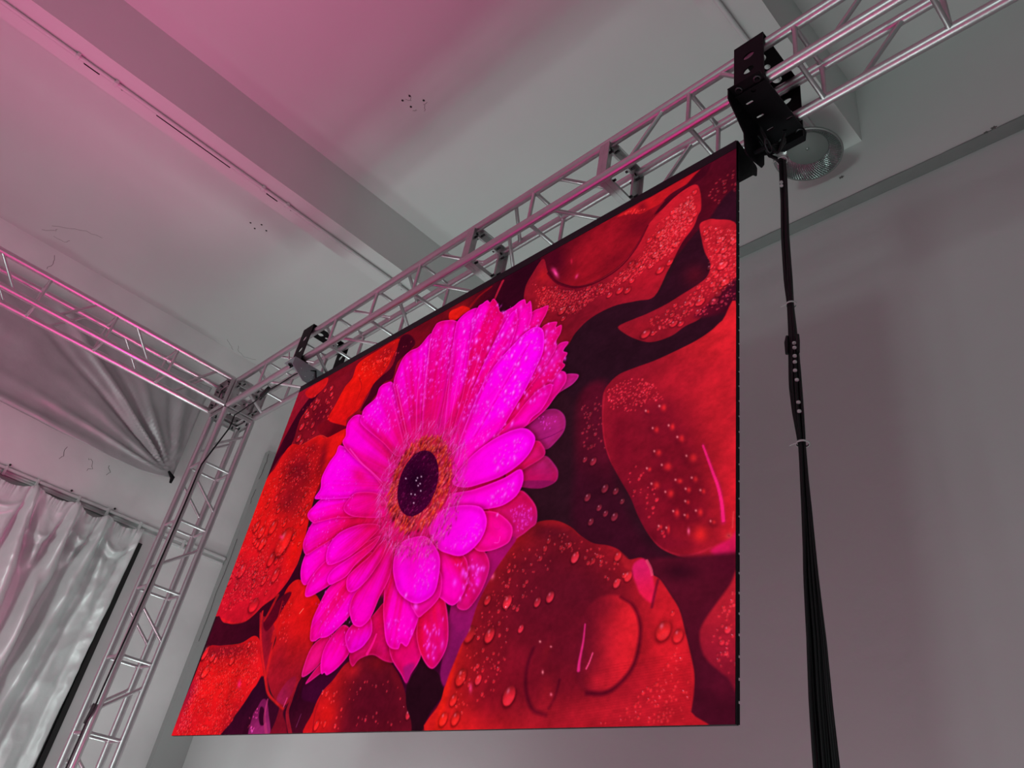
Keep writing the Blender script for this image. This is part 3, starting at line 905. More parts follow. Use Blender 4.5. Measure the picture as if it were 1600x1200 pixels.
('ell',974.2,87.8,(29.6,0.9,24.2,67.9),(98,12,30),0.6,0,1),
('drops',[(967,47),(1000,44),(1000,134),(974,101),(961,70)],34,1.6,4.3,1.45,0.7,51,3),
('poly',[(676,-1),(707,-1),(813,-1),(872,2),(899,38),(873,63),(855,100),(831,124),(796,131),(762,122),(731,96),(701,60)],(78,8,26),(148,16,32),(685,18),(791,54),1.5,1),
('ell',791.5,58.6,(44.2,15.6,0.3,39.4),(158,18,34),0.7,0,1),
('ell',860.5,56.9,(22.8,10.1,-1.4,27.4),(104,10,28),0.8,0,1),
('ell',823,104.6,(25.2,7.5,-6.7,16.5),(120,12,30),0.6,0,1),
('ell',708.9,26.8,(16.9,15.4,4.2,42.3),(72,6,28),0.7,0,1),
('poly',[(818,4),(857,3),(947,2),(941,18),(927,19),(906,21),(889,30),(871,30),(859,29),(842,15)],(208,26,34),(190,22,34),(824,-4),(936,7),1.3,1),
('ell',860.6,13.1,(8.1,5.1,-0.3,14.4),(120,12,28),0.8,0,1),
('drops',[(820,4),(846,6),(869,25),(853,23)],12,1.6,3.1,1.4,0.6,52,3),
('poly',[(918,28),(948,3),(964,3),(955,23),(935,27),(917,35),(895,46),(882,48),(899,29)],(66,8,26),None,None,None,2,1),
('poly',[(958,128),(1000,95),(1001,350),(970,353),(788,352),(757,268),(800,191),(891,222),(924,167),(941,141)],(50,14,30),(42,15,28),(942,179),(811,295),3,1),
('poly',[(942,30),(950,54),(952,90),(948,101),(942,121),(927,141),(914,173),(908,186),(892,222),(866,215),(830,204),(794,207),(771,223),(758,243),(729,229),(692,155),(662,112),(654,60),(664,32),(682,7),(697,48),(714,78),(736,103),(762,123),(796,132),(831,125),(856,101),(873,65),(896,45),(918,31)],(196,26,42),(140,18,38),(929,79),(767,185),0.9,1),
('ell',696.7,93.8,(32.7,4.5,20.2,29.1),(180,22,36),0.6,0,1),
('ell',690.3,52.6,(10.8,11,-4.7,18.7),(185,24,34),0.8,0,1),
('ell',748.1,121.4,(42.4,1.6,26.4,12.2),(110,10,32),0.7,0,1),
('ell',869.3,181.6,(29.5,8.1,0.5,23.6),(176,20,38),0.6,0,1),
('ell',757.3,192,(33.8,16.6,-4.6,34.4),(112,14,32),0.75,0,1),
('ell',922.4,87.3,(19.6,-12,27.8,32.8),(218,30,48),0.6,0,1),
('ell',720.4,171.2,(25.4,3.1,14.3,20.7),(130,14,30),0.5,0,1),
('line',[(698,51),(717,83),(739,107),(765,126),(798,135),(833,128),(857,103),(873,66)],4.3,2.9,(70,4,24),0.75,0,1.5),
('drops',[(694,78),(760,129),(817,148),(865,120),(891,70),(938,44),(946,92),(914,147),(877,161),(808,162),(767,185),(689,126)],430,1.1,5.1,1.2,0.75,53,3.2),
('drop',889.3,138.1,5.3,1.3,0.8,1.2,0.3),
('drop',892.7,97.7,5.9,1.3,0.8,1.2,0.3),
('drop',911.3,168.6,4.6,1.3,0.8,1.2,0.3),
('drop',869.1,151.9,4.4,1.3,0.8,1.2,0.3),
('drop',882.9,157.2,3.8,1.3,0.8,1.2,0.3),
('drop',837.6,177.1,5.4,1.3,0.8,1.2,0.3),
('drop',850.2,184.8,4.8,1.3,0.8,1.2,0.3),
('drop',821.4,176.1,4.5,1.3,0.8,1.2,0.3),
('drop',808.3,158.8,4.6,1.3,0.8,1.2,0.3),
('drop',897.9,174.8,5.5,1.3,0.8,1.2,0.3),
('drop',844,157.7,4.4,1.3,0.8,1.2,0.3),
('drop',855.8,169.1,3.9,1.3,0.8,1.2,0.3),
('drop',781,152.7,4.2,1.3,0.8,1.2,0.3),
('drop',919,138.1,4.6,1.3,0.8,1.2,0.3),
('drop',930.8,63.6,4.8,1.3,0.8,1.2,0.3),
('drop',739.6,160.5,6.5,1.3,0.8,1.2,0.3),
('drop',744.5,179.5,4.3,1.3,0.8,1.2,0.3),
('ell',714,62,(3.1,6.1,-0.2,13.1),(255,70,160),0.95,0,0),
('ell',708.7,51.1,(5.4,0.7,3.6,5),(230,40,120),0.6,0,0),
('ell',757.7,97.8,(2.3,-1.8,2.9,3.8),(240,50,120),0.9,0,0),
('ell',742.9,54.5,(1.9,0.8,1.3,6.5),(220,30,70),0.6,0,0),
('drops',[(665,51),(709,94),(761,134),(817,148),(875,127),(919,57),(938,44),(943,90),(914,154),(868,168),(808,169),(755,178),(689,126)],420,0.9,2,1.35,0.9,153,1.5),
('drops',[(901,71),(942,40),(948,94),(923,147),(886,154)],110,1.4,3.9,1.3,0.85,154,2),
('ell',947.2,217,(11.4,9.2,-6.3,20.6),(104,14,30),0.5,0,0),
('poly',[(951,122),(961,120),(973,128),(1001,163),(1001,261),(985,279),(968,287),(954,299),(937,301),(920,308),(897,306),(881,297),(861,278),(843,255),(844,248),(865,248),(883,249),(910,247),(930,242),(953,236),(964,228),(967,209),(959,181),(954,150)],(196,28,44),(146,20,38),(984,184),(885,275),0.9,1),
('ell',957.2,282.8,(15.2,6,-3.2,16.9),(130,16,36),0.6,0,1),
('ell',880,270.4,(20.5,4,1.9,13.1),(158,20,36),0.6,0,1),
('poly',[(1001,257),(984,264),(967,278),(949,291),(969,301),(1001,303)],(92,12,34),(60,10,30),(961,285),(1000,297),5,1),
('drops',[(956,126),(1000,166),(1000,265),(969,273),(929,289),(895,292),(884,263),(927,254),(967,232)],150,1.2,4.2,1.25,0.85,54,2.6),
('drops',[(945,287),(1000,265),(1000,297),(961,296)],30,0.9,2.2,1.9,0.9,55,3),
('drop',883.7,285.1,6.5,1.35,0.8,1.1,0.3),
('drop',894.6,289.8,3.8,1.35,0.8,1.1,0.3),
('drop',922,288.1,4.9,1.35,0.8,1.1,0.3),
('drop',931.4,293.4,4.1,1.35,0.8,1.1,0.3),
('drop',979.5,171.5,5.1,1.35,0.8,1.1,0.3),
('drop',983.8,195.3,4.6,1.35,0.8,1.1,0.3),
('drop',996.5,186.3,5.3,1.35,0.8,1.1,0.3),
('drop',982.4,221.5,6.5,1.35,0.8,1.1,0.3),
('drop',985.9,253.6,5.5,1.35,0.8,1.1,0.3),
('drop',972.9,278.9,5.5,1.35,0.8,1.1,0.3),
('drop',955.2,269.4,5.6,1.35,0.8,1.1,0.3),
('drop',953.2,284.9,4,1.35,0.8,1.1,0.3),
('drop',960.9,159.3,3.5,1.35,0.8,1.1,0.3),
('drops',[(956,126),(1000,166),(1000,265),(969,273),(929,289),(895,292),(927,254),(967,232)],160,0.8,1.8,1.4,0.9,155,1.5),
('poly',[(793,349),(836,352),(859,500),(898,588),(929,626),(900,621),(816,577),(800,462)],(84,13,34),(58,12,30),(847,458),(812,504),10,1),
('drops',[(794,357),(833,361),(842,457),(807,444)],42,1.2,3,1.45,0.7,61,3),
('drop',846.9,514.4,4.5,1.7,0.7,1.35,0.2),
('drop',861.9,522.4,3.6,1.7,0.7,1.35,0.2),
('drop',826.4,468.6,4.4,1.7,0.7,1.35,0.2),
('drop',813.9,461.5,3.2,1.7,0.7,1.35,0.2),
('drop',824.3,520.5,4.2,1.7,0.7,1.35,0.2),
('drop',841.9,539.8,3.3,1.7,0.7,1.35,0.2),
('drop',851.3,550.2,3.2,1.7,0.7,1.35,0.2),
('drop',863.4,557.6,4.2,1.7,0.7,1.35,0.2),
('drop',832.7,556.7,3.7,1.7,0.7,1.35,0.2),
('drop',871.5,539.2,2.8,1.7,0.7,1.35,0.2),
('poly',[(1001,313),(983,317),(970,326),(951,333),(923,337),(898,339),(871,338),(850,339),(836,349),(830,362),(831,392),(837,435),(848,470),(864,503),(882,537),(893,564),(907,591),(922,611),(942,625),(963,634),(982,636),(1001,631)],(212,30,42),(140,18,38),(1000,388),(872,409),0.9,1),
('ell',921.7,484.7,(47.1,13.8,8.9,84.5),(122,14,34),0.85,0,1),
('ell',894.1,417.9,(30.5,2.9,12.5,44.4),(128,16,38),0.7,0,1),
('ell',940.1,566.4,(35.5,1.6,9.6,40.4),(118,12,32),0.85,0,1),
('ell',863.4,454.6,(17.1,12.4,3.5,61.5),(118,12,34),0.8,0,1),
('ell',932.7,385.3,(53.6,5.9,6.7,25.9),(182,24,42),0.7,0,1),
('ell',993,458.5,(20.5,0.4,8.4,79.6),(204,28,44),0.7,0,1),
('ell',998.6,574.8,(8.8,0.1,2.5,52.9),(214,26,42),0.8,0,1),
('ell',913.2,599.2,(21.2,-2.9,12.9,9.6),(100,10,30),0.6,0,1),
('ell',941.8,609.6,(30.3,0.3,6.8,7.6),(118,14,36),0.6,0,1),
('ell',883.5,551.1,(13.9,19.9,-3.4,43.8),(96,10,34),0.6,0,1),
('line',[(831,362),(832,403),(840,446),(853,484)],4.1,2.1,(170,24,48),0.7,1,0.8),
('line',[(907,593),(922,611),(942,624),(959,626),(975,622)],1.9,3.1,(190,30,56),0.6,1,2),
('poly',[(975,626),(983,620),(993,616),(1001,609),(1001,632),(985,636)],(222,22,90),(215,22,80),(982,629),(1000,619),3,1),
('ell',992.5,612.4,(2.7,1.3,-1.2,2.8),(205,70,70),0.7,0,0),
('ell',992.5,612.4,(1.2,0,0.3,1.1),(130,20,40),0.7,0,0),
('line',[(964,491),(969,508),(976,533),(982,551),(985,573),(987,596)],2.7,5.5,(190,20,80),0.5,0,2),
('line',[(964,493),(969,510),(976,534),(981,551),(985,572),(987,594)],2,3.5,(250,30,120),0.95,0,0.8),
('line',[(997,586),(996,604)],1.7,1.4,(235,60,70),0.7,0,0.8),
('drops',[(835,356),(859,353),(882,356),(904,382),(914,407),(893,403),(877,411),(850,400),(834,378)],140,0.8,1.8,1.5,0.95,62,1.5),
('ell',913.8,421.2,(8.2,0.5,3.4,9.9),(80,8,28),0.55,0,0),
('ell',915.2,420.8,(4,0.3,1.7,5.7),(205,28,44),0.85,0,0),
('ell',916.1,420.4,(1.9,0.2,0.8,4),(245,45,45),0.5,0,0),
('ell',909.8,415.8,(1.2,0.1,0.5,1.8),(255,140,150),0.9,0,0),
('ell',906.7,450.7,(7.1,0.5,2.7,8.4),(80,8,28),0.55,0,0),
('ell',907.8,450.2,(3.5,0.3,1.3,4.8),(205,28,44),0.85,0,0),
('ell',908.6,449.9,(1.7,0.2,0.7,3.4),(245,45,45),0.5,0,0),
('ell',903.1,446.1,(1.1,0.1,0.4,1.7),(255,140,150),0.9,0,0),
('ell',926.4,454.6,(6.8,0.4,2.6,9.4),(80,8,28),0.55,0,0),
('ell',927.5,454.1,(3.4,0.2,1.3,5.4),(205,28,44),0.85,0,0),
('ell',928.2,453.6,(1.6,0.2,0.6,3.8),(245,45,45),0.5,0,0),
('ell',922.9,449.7,(1.1,0.1,0.4,1.7),(255,140,150),0.9,0,0),
('ell',937.8,475.3,(7.5,0.4,2.8,9.1),(80,8,28),0.55,0,0),
('ell',939.2,474.9,(3.7,0.2,1.4,5.2),(205,28,44),0.85,0,0),
('ell',940,474.5,(1.8,0.1,0.7,3.6),(245,45,45),0.5,0,0),
('ell',934.2,470.5,(1.1,0.1,0.4,1.6),(255,140,150),0.9,0,0),
('ell',911,485.4,(7.9,0.5,2.7,8),(80,8,28),0.55,0,0),
('ell',912.4,485,(3.9,0.3,1.4,4.6),(205,28,44),0.85,0,0),
('ell',913.3,484.7,(1.9,0.2,0.7,3.2),(245,45,45),0.5,0,0),
('ell',907.2,480.9,(1.1,0.1,0.4,1.7),(255,140,150),0.9,0,0),
('ell',950.6,506,(10.8,0.3,3.7,10.8),(80,8,28),0.55,0,0),
('ell',952.9,506,(5.4,0.2,1.8,6.2),(205,28,44),0.85,0,0),
('ell',954.2,505.5,(2.6,0.1,0.9,4.3),(245,45,45),0.5,0,0),
('ell',945.8,500.5,(1,0.1,0.4,1.6),(255,140,150),0.9,0,0),
('ell',922.2,508.6,(10.5,0.5,3.4,9.9),(80,8,28),0.55,0,0),
('ell',924.3,508.4,(5.2,0.3,1.7,5.7),(205,28,44),0.85,0,0),
('ell',925.5,508,(2.5,0.2,0.8,4),(245,45,45),0.5,0,0),
('ell',917.4,503.4,(1.1,0.1,0.4,1.6),(255,140,150),0.9,0,0),
('ell',937.9,532.3,(7.3,0.3,2.2,6.3),(80,8,28),0.55,0,0),
('ell',939.2,531.9,(3.6,0.1,1.1,3.7),(205,28,44),0.85,0,0),
('ell',940.1,531.7,(1.7,0.1,0.5,2.5),(245,45,45),0.5,0,0),
('ell',934.5,528.7,(1,0.1,0.3,1.5),(255,140,150),0.9,0,0),
('ell',955.7,535.4,(6.1,0.2,1.9,7.3),(80,8,28),0.55,0,0),
('ell',956.7,534.8,(3,0.1,0.9,4.2),(205,28,44),0.85,0,0),
('ell',957.5,534.5,(1.5,0.1,0.5,2.9),(245,45,45),0.5,0,0),
('ell',952.7,531.6,(1,0,0.3,1.5),(255,140,150),0.9,0,0),
('ell',949.1,547.3,(5.3,0.2,1.6,6.2),(80,8,28),0.55,0,0),
('ell',949.9,546.7,(2.6,0.1,0.8,3.5),(205,28,44),0.85,0,0),
('ell',950.5,546.4,(1.3,0.1,0.4,2.5),(245,45,45),0.5,0,0),
('ell',946.4,543.9,(1,0.1,0.3,1.5),(255,140,150),0.9,0,0),
('ell',965.1,553.6,(5.1,0.1,1.5,6),(80,8,28),0.55,0,0),
('ell',965.9,553,(2.5,0.1,0.7,3.5),(205,28,44),0.85,0,0),
('ell',966.5,552.7,(1.2,0.1,0.4,2.4),(245,45,45),0.5,0,0),
('ell',962.6,550.3,(1,0,0.3,1.5),(255,140,150),0.9,0,0),
('ell',927.7,545.9,(9.2,0.5,2.7,9.4),(80,8,28),0.55,0,0),
('ell',929.5,545.6,(4.6,0.3,1.3,5.4),(205,28,44),0.85,0,0),
('ell',930.6,545.2,(2.2,0.2,0.6,3.8),(245,45,45),0.5,0,0),
('ell',923.5,541.2,(1,0.1,0.3,1.5),(255,140,150),0.9,0,0),
('ell',949,562.5,(4.4,0.2,1.2,5),(80,8,28),0.55,0,0),
('ell',949.5,561.8,(2.2,0.1,0.6,2.9),(205,28,44),0.85,0,0),
('ell',950,561.6,(1,0.1,0.3,2),(245,45,45),0.5,0,0),
('ell',946.6,559.6,(1,0.1,0.3,1.5),(255,140,150),0.9,0,0),
('ell',910.5,529.9,(8.7,0.5,2.6,8.7),(80,8,28),0.55,0,0),
('ell',912.1,529.5,(4.3,0.3,1.3,5),(205,28,44),0.85,0,0),
('ell',913.1,529.2,(2.1,0.2,0.6,3.5),(245,45,45),0.5,0,0),
('ell',906.4,525.4,(1.1,0.1,0.3,1.6),(255,140,150),0.9,0,0),
('ell',961.7,578.5,(6.7,0.2,1.8,8.8),(80,8,28),0.55,0,0),
('ell',962.9,578.1,(3.3,0.1,0.9,5),(205,28,44),0.85,0,0),
('ell',963.7,577.6,(1.6,0.1,0.4,3.5),(245,45,45),0.5,0,0),
('ell',958.5,574.5,(1,0,0.3,1.4),(255,140,150),0.9,0,0),
('ell',936.8,572.7,(6.2,0.4,1.6,9),(80,8,28),0.55,0,0),
('ell',937.8,572.2,(3.1,0.2,0.8,5.2),(205,28,44),0.85,0,0),
('ell',938.5,571.7,(1.5,0.2,0.4,3.6),(245,45,45),0.5,0,0),
('ell',933.7,568.6,(1,0.1,0.3,1.5),(255,140,150),0.9,0,0),
('ell',948.9,579.8,(4.3,0.2,1.1,5.9),(80,8,28),0.55,0,0),
('ell',949.4,579.2,(2.1,0.1,0.6,3.4),(205,28,44),0.85,0,0),
('ell',949.9,578.8,(1,0.1,0.3,2.4),(245,45,45),0.5,0,0),
('ell',946.5,576.8,(1,0.1,0.3,1.4),(255,140,150),0.9,0,0),
('ell',902.2,505.6,(5,0.4,1.6,5.6),(80,8,28),0.55,0,0),
('ell',902.7,504.9,(2.5,0.2,0.8,3.2),(205,28,44),0.85,0,0),
('ell',903.3,504.6,(1.2,0.1,0.4,2.3),(245,45,45),0.5,0,0),
('ell',899.4,502.3,(1.1,0.1,0.4,1.6),(255,140,150),0.9,0,0),
('ell',976.5,593.8,(4.9,0.1,1.2,4.7),(80,8,28),0.55,0,0),
('ell',977.2,593.2,(2.4,0,0.6,2.7),(205,28,44),0.85,0,0),
('ell',977.8,593,(1.2,0,0.3,1.9),(245,45,45),0.5,0,0),
('ell',974.1,591.1,(0.9,0,0.2,1.4),(255,140,150),0.9,0,0),
('ell',920.4,586,(3.6,0.3,0.9,5),(80,8,28),0.55,0,0),
('ell',920.6,585.3,(1.8,0.2,0.4,2.9),(205,28,44),0.85,0,0),
('ell',921,585,(0.9,0.1,0.2,2),(245,45,45),0.5,0,0),
('ell',918.2,583.3,(1,0.1,0.3,1.5),(255,140,150),0.9,0,0),
('ell',929.2,591.3,(3.6,0.4,0.9,8.9),(80,8,28),0.55,0,0),
('ell',929.4,590.6,(1.8,0.2,0.4,5.1),(205,28,44),0.85,0,0),
('ell',929.8,589.9,(0.9,0.2,0.2,3.6),(245,45,45),0.5,0,0),
('ell',927,587.5,(1,0.1,0.2,1.4),(255,140,150),0.9,0,0),
('ell',895,419.3,(4.2,0.3,1.7,5),(80,8,28),0.55,0,0),
('ell',895.3,418.4,(2.1,0.2,0.9,2.9),(205,28,44),0.85,0,0),
('ell',895.8,418.2,(1,0.1,0.4,2),(245,45,45),0.5,0,0),
('ell',892.5,415.9,(1.2,0.1,0.5,1.8),(255,140,150),0.9,0,0),
('ell',958.4,603.6,(14.7,0.3,3.5,11.3),(150,18,36),0.6,0,0),
('ell',964.4,604.3,(7.3,0.2,1.7,9),(235,34,40),0.95,0,0),
('ell',951.5,597.4,(1.4,0.1,0.3,3.8),(255,90,140),0.95,0,0),
('drops',[(871,495),(891,492),(917,535),(928,610),(905,581),(888,552)],26,1,2.4,1.5,0.7,63,3),
('poly',[(900,620),(1001,633),(1001,805),(956,804),(962,752),(945,685),(930,659)],(84,14,34),(72,12,32),(969,655),(978,788),4,0),
('ell',943.2,643,(17.5,0.4,3.3,10.2),(50,10,26),0.8,0,0),
('ell',993.9,645.8,(18.1,0.1,3.6,13.8),(75,10,32),0.7,0,0),
('poly',[(1003,654),(994,666),(981,684),(970,700),(966,711),(967,724),(972,737),(982,748),(992,757),(1003,765)],(186,28,46),(140,20,42),(1000,687),(977,741),2,1),
('drops',[(982,687),(1000,664),(1000,760),(986,750),(974,728)],34,0.9,1.9,1.3,0.8,71,3),
('drop',991.9,711.2,3,1.5,0.8,1.3,0),
('drop',986.8,723.1,2.5,1.4,0.3,1.2,0),
('drop',990.9,734,2.2,1.4,0.4,1.2,0),
('ell',989,765.3,(14.5,0.1,0.9,11.6),(95,14,38),0.6,0,0),
('poly',[(653,807),(650,761),(658,692),(669,637),(686,597),(710,562),(735,543),(759,538),(783,543),(805,557),(821,573),(839,587),(858,594),(873,603),(885,617),(900,618),(908,626),(914,640),(923,648),(935,667),(945,685),(952,710),(958,733),(962,752),(962,770),(960,787),(958,810)],(222,26,28),(196,24,38),(655,729),(935,750),0.9,1),
('ell',785.9,670.3,(102.4,30.5,-2.4,89.7),(98,14,32),0.9,0,1),
('ell',799.9,760.8,(90.2,5.5,4.9,35.2),(118,14,34),0.75,0,1),
('ell',775.5,602.7,(75.4,27.1,-11.6,53.8),(100,14,32),0.95,0,1),
('ell',767.9,667.8,(73.5,9.6,10.1,57.5),(100,13,32),0.95,0,1),
('ell',824.7,644.6,(58.9,5,9.8,40.3),(90,14,32),0.9,0,1),
('ell',817.2,712,(49.1,6.1,5,44.5),(104,14,34),0.9,0,1),
('ell',751.7,728.4,(54.7,8.6,4.4,46.1),(120,14,34),0.85,0,1),
('ell',720.7,756.4,(37.8,8.2,2.1,38),(140,14,34),0.7,0,1),
('ell',778.1,559.2,(48.5,-0.5,19.4,14.1),(92,14,32),0.85,0,1),
('ell',699.6,658.5,(25.8,-21.3,14.6,41.4),(120,14,32),0.8,0,1),
('ell',937,724.2,(21.9,2.5,2.2,52.2),(226,28,42),0.9,0,1),
('ell',884.9,784.4,(61.7,1.5,2.2,16.3),(196,26,42),0.85,0,1),
('ell',908.8,644,(10.1,1,1.8,15),(214,28,46),0.7,0,1),
('ell',804.2,788.3,(48,2.3,1.4,14.8),(160,22,38),0.7,0,1),
('line',[(655,807),(654,757),(662,692),(673,637),(691,598),(713,565),(730,550)],11.4,4.4,(232,28,22),0.85,1,6),
('line',[(759,539),(783,544),(805,558),(821,574)],1.9,1.9,(140,20,30),0.6,1,1.5),
('poly',[(873,605),(886,618),(891,633),(883,627),(876,616)],(170,24,38),None,None,None,2,1),
('poly',[(893,623),(903,620),(911,632),(916,648),(919,666),(915,673),(903,662),(895,645),(891,633)],(222,26,96),(226,24,70),(904,628),(910,666),2,1),
('line',[(907,623),(912,633),(914,641)],3,3,(235,70,110),0.8,0,0.8),
('line',[(921,648),(918,664),(916,678)],2.9,2.9,(90,8,36),0.7,0,2),
('line',[(842,667),(857,657),(877,659),(894,672),(904,693),(905,714),(900,738),(887,756),(872,764),(855,764),(842,756),(834,735),(832,706),(834,684),(842,667)],7,7,(84,8,30),0.5,1,6),
('poly',[(842,667),(857,657),(877,659),(894,672),(904,693),(905,714),(900,738),(887,756),(872,764),(855,764),(842,756),(834,735),(832,706),(834,684)],(104,14,34),(226,30,44),(836,707),(896,706),3,1),
('ell',851.4,668.1,(22.9,3.1,-0.5,10.8),(130,18,38),0.6,0,1),
('ell',871.4,752.8,(24.5,1.1,1.6,10.7),(196,26,42),0.7,0,1),
('line',[(880,661),(895,673),(904,693),(905,716),(900,739),(887,756),(871,765),(851,764)],2.2,5.2,(78,6,28),0.9,0,4),
('line',[(840,687),(840,707),(838,728),(838,739)],1.5,3.8,(235,40,130),0.9,0,1.5),
('line',[(853,721),(850,731),(847,738)],1.5,1.5,(245,70,130),0.95,0,0.8),
('line',[(776,708),(771,730),(774,756),(786,778),(804,785)],4.1,4.9,(62,4,26),0.6,0,4),
('line',[(816,748),(813,765),(807,778)],3,3.8,(62,4,26),0.6,0,3),
('ell',794.3,713.4,(5,-2.9,2,10.9),(130,18,34),0.7,0,0),
('ell',802.1,764.4,(9.8,2.8,0.5,18.2),(165,22,38),0.6,0,0),
('ell',793,737.6,(1.3,0.3,0.1,2.2),(255,130,150),0.95,0,0),
('ell',807.6,763.2,(1.5,0.3,0.1,1.7),(255,110,140),0.95,0,0),
('ell',783.9,701.1,(1.4,0.2,0.2,1.4),(255,150,160),0.9,0,0),
('ell',799.5,708.7,(1.3,0.2,0.1,1.1),(255,130,150),0.9,0,0),
('line',[(822,744),(880,736),(958,730)],0.9,0.9,(120,10,28),0.2,0,1),
('line',[(819,747),(881,739),(958,733)],0.9,0.9,(120,10,28),0.2,0,1),
('line',[(816,749),(881,742),(958,735)],0.9,0.9,(120,10,28),0.2,0,1),
('line',[(813,752),(881,745),(958,738)],0.9,0.9,(120,10,28),0.2,0,1),
('line',[(810,755),(882,747),(958,741)],0.9,0.9,(120,10,28),0.2,0,1),
('line',[(808,758),(882,750),(958,743)],0.9,0.9,(120,10,28),0.2,0,1),
('line',[(805,760),(882,753),(958,746)],0.9,0.9,(120,10,28),0.2,0,1),
('line',[(802,763),(882,756),(958,748)],0.9,0.9,(120,10,28),0.2,0,1),
('line',[(799,766),(883,759),(959,751)],0.9,0.9,(120,10,28),0.2,0,1),
('line',[(796,769),(883,761),(959,754)],0.9,0.9,(120,10,28),0.2,0,1),
('line',[(793,772),(883,764),(959,756)],0.9,0.9,(120,10,28),0.2,0,1),
('line',[(794,774),(883,767),(959,759)],0.9,0.9,(120,10,28),0.2,0,1),
('line',[(794,777),(884,769),(959,761)],0.9,0.9,(120,10,28),0.2,0,1),
('line',[(795,780),(884,772),(959,764)],0.9,0.9,(120,10,28),0.2,0,1),
('line',[(795,783),(884,775),(959,766)],0.9,0.9,(120,10,28),0.2,0,1),
('line',[(796,786),(884,777),(959,769)],0.9,0.9,(120,10,28),0.2,0,1),
('line',[(796,789),(884,780),(959,771)],0.9,0.9,(120,10,28),0.2,0,1),
('line',[(797,792),(885,783),(959,774)],0.9,0.9,(120,10,28),0.2,0,1),
('line',[(797,795),(885,785),(959,776)],0.9,0.9,(120,10,28),0.2,0,1),
('line',[(798,797),(885,788),(959,779)],0.9,0.9,(120,10,28),0.2,0,1),
('line',[(798,800),(885,791),(959,781)],0.9,0.9,(120,10,28),0.2,0,1),
('line',[(799,803),(886,793),(960,784)],0.9,0.9,(120,10,28),0.2,0,1),
('line',[(799,806),(886,796),(960,786)],0.9,0.9,(120,10,28),0.2,0,1),
('line',[(799,809),(886,798),(960,789)],0.9,0.9,(120,10,28),0.2,0,1),
('line',[(800,811),(886,801),(960,791)],0.9,0.9,(120,10,28),0.2,0,1),
('line',[(800,814),(887,804),(960,793)],0.9,0.9,(120,10,28),0.2,0,1),
('drops',[(669,784),(670,705),(694,632),(723,574),(786,552),(808,584),(778,620),(740,664),(742,728),(724,771)],150,0.9,3.1,1.45,0.8,72,2.5),
('drops',[(787,557),(869,605),(891,644),(873,649),(838,615),(799,582)],36,1,3,1.45,0.9,73,3),
('drops',[(885,791),(929,749),(946,719),(960,757),(955,796),(844,796)],90,0.8,1.9,1.3,0.9,74,3),
('drop',674.8,735,7.6,1.25,0.55,1.45,0.2),
('drop',669.7,763,5.2,1.3,0.55,1.45,0.2),
('drop',659.3,785.7,6,1.2,0.55,1.45,0.2),
('drop',678.4,785.5,5.8,1.2,0.55,1.45,0.2),
('drop',694.8,636.2,4.8,1.5,0.55,1.45,0.2),
('drop',708.2,684.7,6.9,1.6,0.55,1.45,0.2),
('drop',727.2,643.7,6.2,1.9,0.55,1.45,0.2),
('drop',675.7,679.2,8,1.1,0.55,1.45,0.2),
('drop',789.3,646.8,5,1.9,0.55,1.45,0.2),
('drop',772.2,650.7,4.4,1.7,0.55,1.45,0.2),
('drop',754,682,3.6,2,0.55,1.45,0.2),
('drop',929.5,704.9,7.3,1.2,0.55,1.45,0.2),
('drop',944.7,712,4.9,1.2,0.55,1.45,0.2),
('drop',886.6,637.6,4.4,1.6,0.55,1.45,0.2),
('drop',873.6,643.7,3.9,1.9,0.55,1.45,0.2),
('drop',938.5,687.8,2.2,1.2,0.55,1.45,0.2),
('drop',816.7,600.8,5,2.2,0.55,1.45,0.2),
('drop',872.2,610.7,4,1.6,0.55,1.45,0.2),
('drop',751.8,761.8,8.1,1.7,0.55,1.45,0.2),
('drop',702.8,740.1,4.4,2,0.55,1.45,0.2),
('ell',693.3,749.5,(2.5,1.3,0.1,5.5),(255,60,130),0.9,0,0),
('ell',696.1,603.4,(3.2,-0.9,1.5,4.1),(255,90,140),0.9,0,0),
('poly',[(433,228),(519,208),(624,307),(679,399),(683,476),(654,550),(600,607),(495,600),(405,552),(332,453),(337,335),(374,248)],(214,0,84),None,None,None,6,1),
('petal',[(682,354),(720,352),(744,353),(761,361),(774,379),(776,401),(765,416),(750,424),(729,406)],(511,411),(120,12,80),(178,28,120),0.3,(170,40,130),0.2),
('line',[(730,404),(757,403),(774,399)],2.2,1.1,(110,8,80),0.6,0,0.8),
('specks',[(727,361),(760,368),(759,395),(736,385)],30,0.5,1,(255,70,255),0.8,81,1.8,0.2,2),
('petal',[(700,455),(737,437),(752,435),(770,457),(776,471),(773,483),(752,486),(723,476),(703,470)],(511,411),(190,12,90),(172,26,104),0.3,(170,40,130),0.2),
('poly',[(720,466),(745,472),(772,482),(752,486),(723,476)],(140,16,84),None,None,None,1.5,1),
('petal',[(691,403),(730,402),(745,417),(750,431),(742,438),(722,444),(689,452)],(511,411),(232,8,80),(214,14,110),0.3,(220,40,140),0.5),
('petal',[(661,480),(705,480),(721,481),(738,498),(750,517),(753,538),(744,545),(729,553),(704,556)],(511,411),(228,6,80),(205,14,118),0.4,(220,50,150),0.5),
('specks',[(704,502),(741,508),(748,538),(723,546)],76,0.5,1.4,(255,70,255),0.8,82,1.8,0.2,2),
('poly',[(713,551),(725,556),(713,574),(697,599),(680,638),(672,680),(653,697),(634,649),(643,595),(679,565)],(170,12,104),(140,16,92),(700,560),(658,679),1.5,1),
('poly',[(612,619),(634,649),(653,674),(668,676),(655,729),(650,745),(639,728),(635,693)],(130,16,88),None,None,None,2,1),
('petal',[(449,684),(461,651),(483,624),(504,611),(533,664),(551,703),(531,703),(501,691),(475,695),(463,705)],(511,411),(200,4,72),(214,8,104),0.5,(230,40,140),0.5),
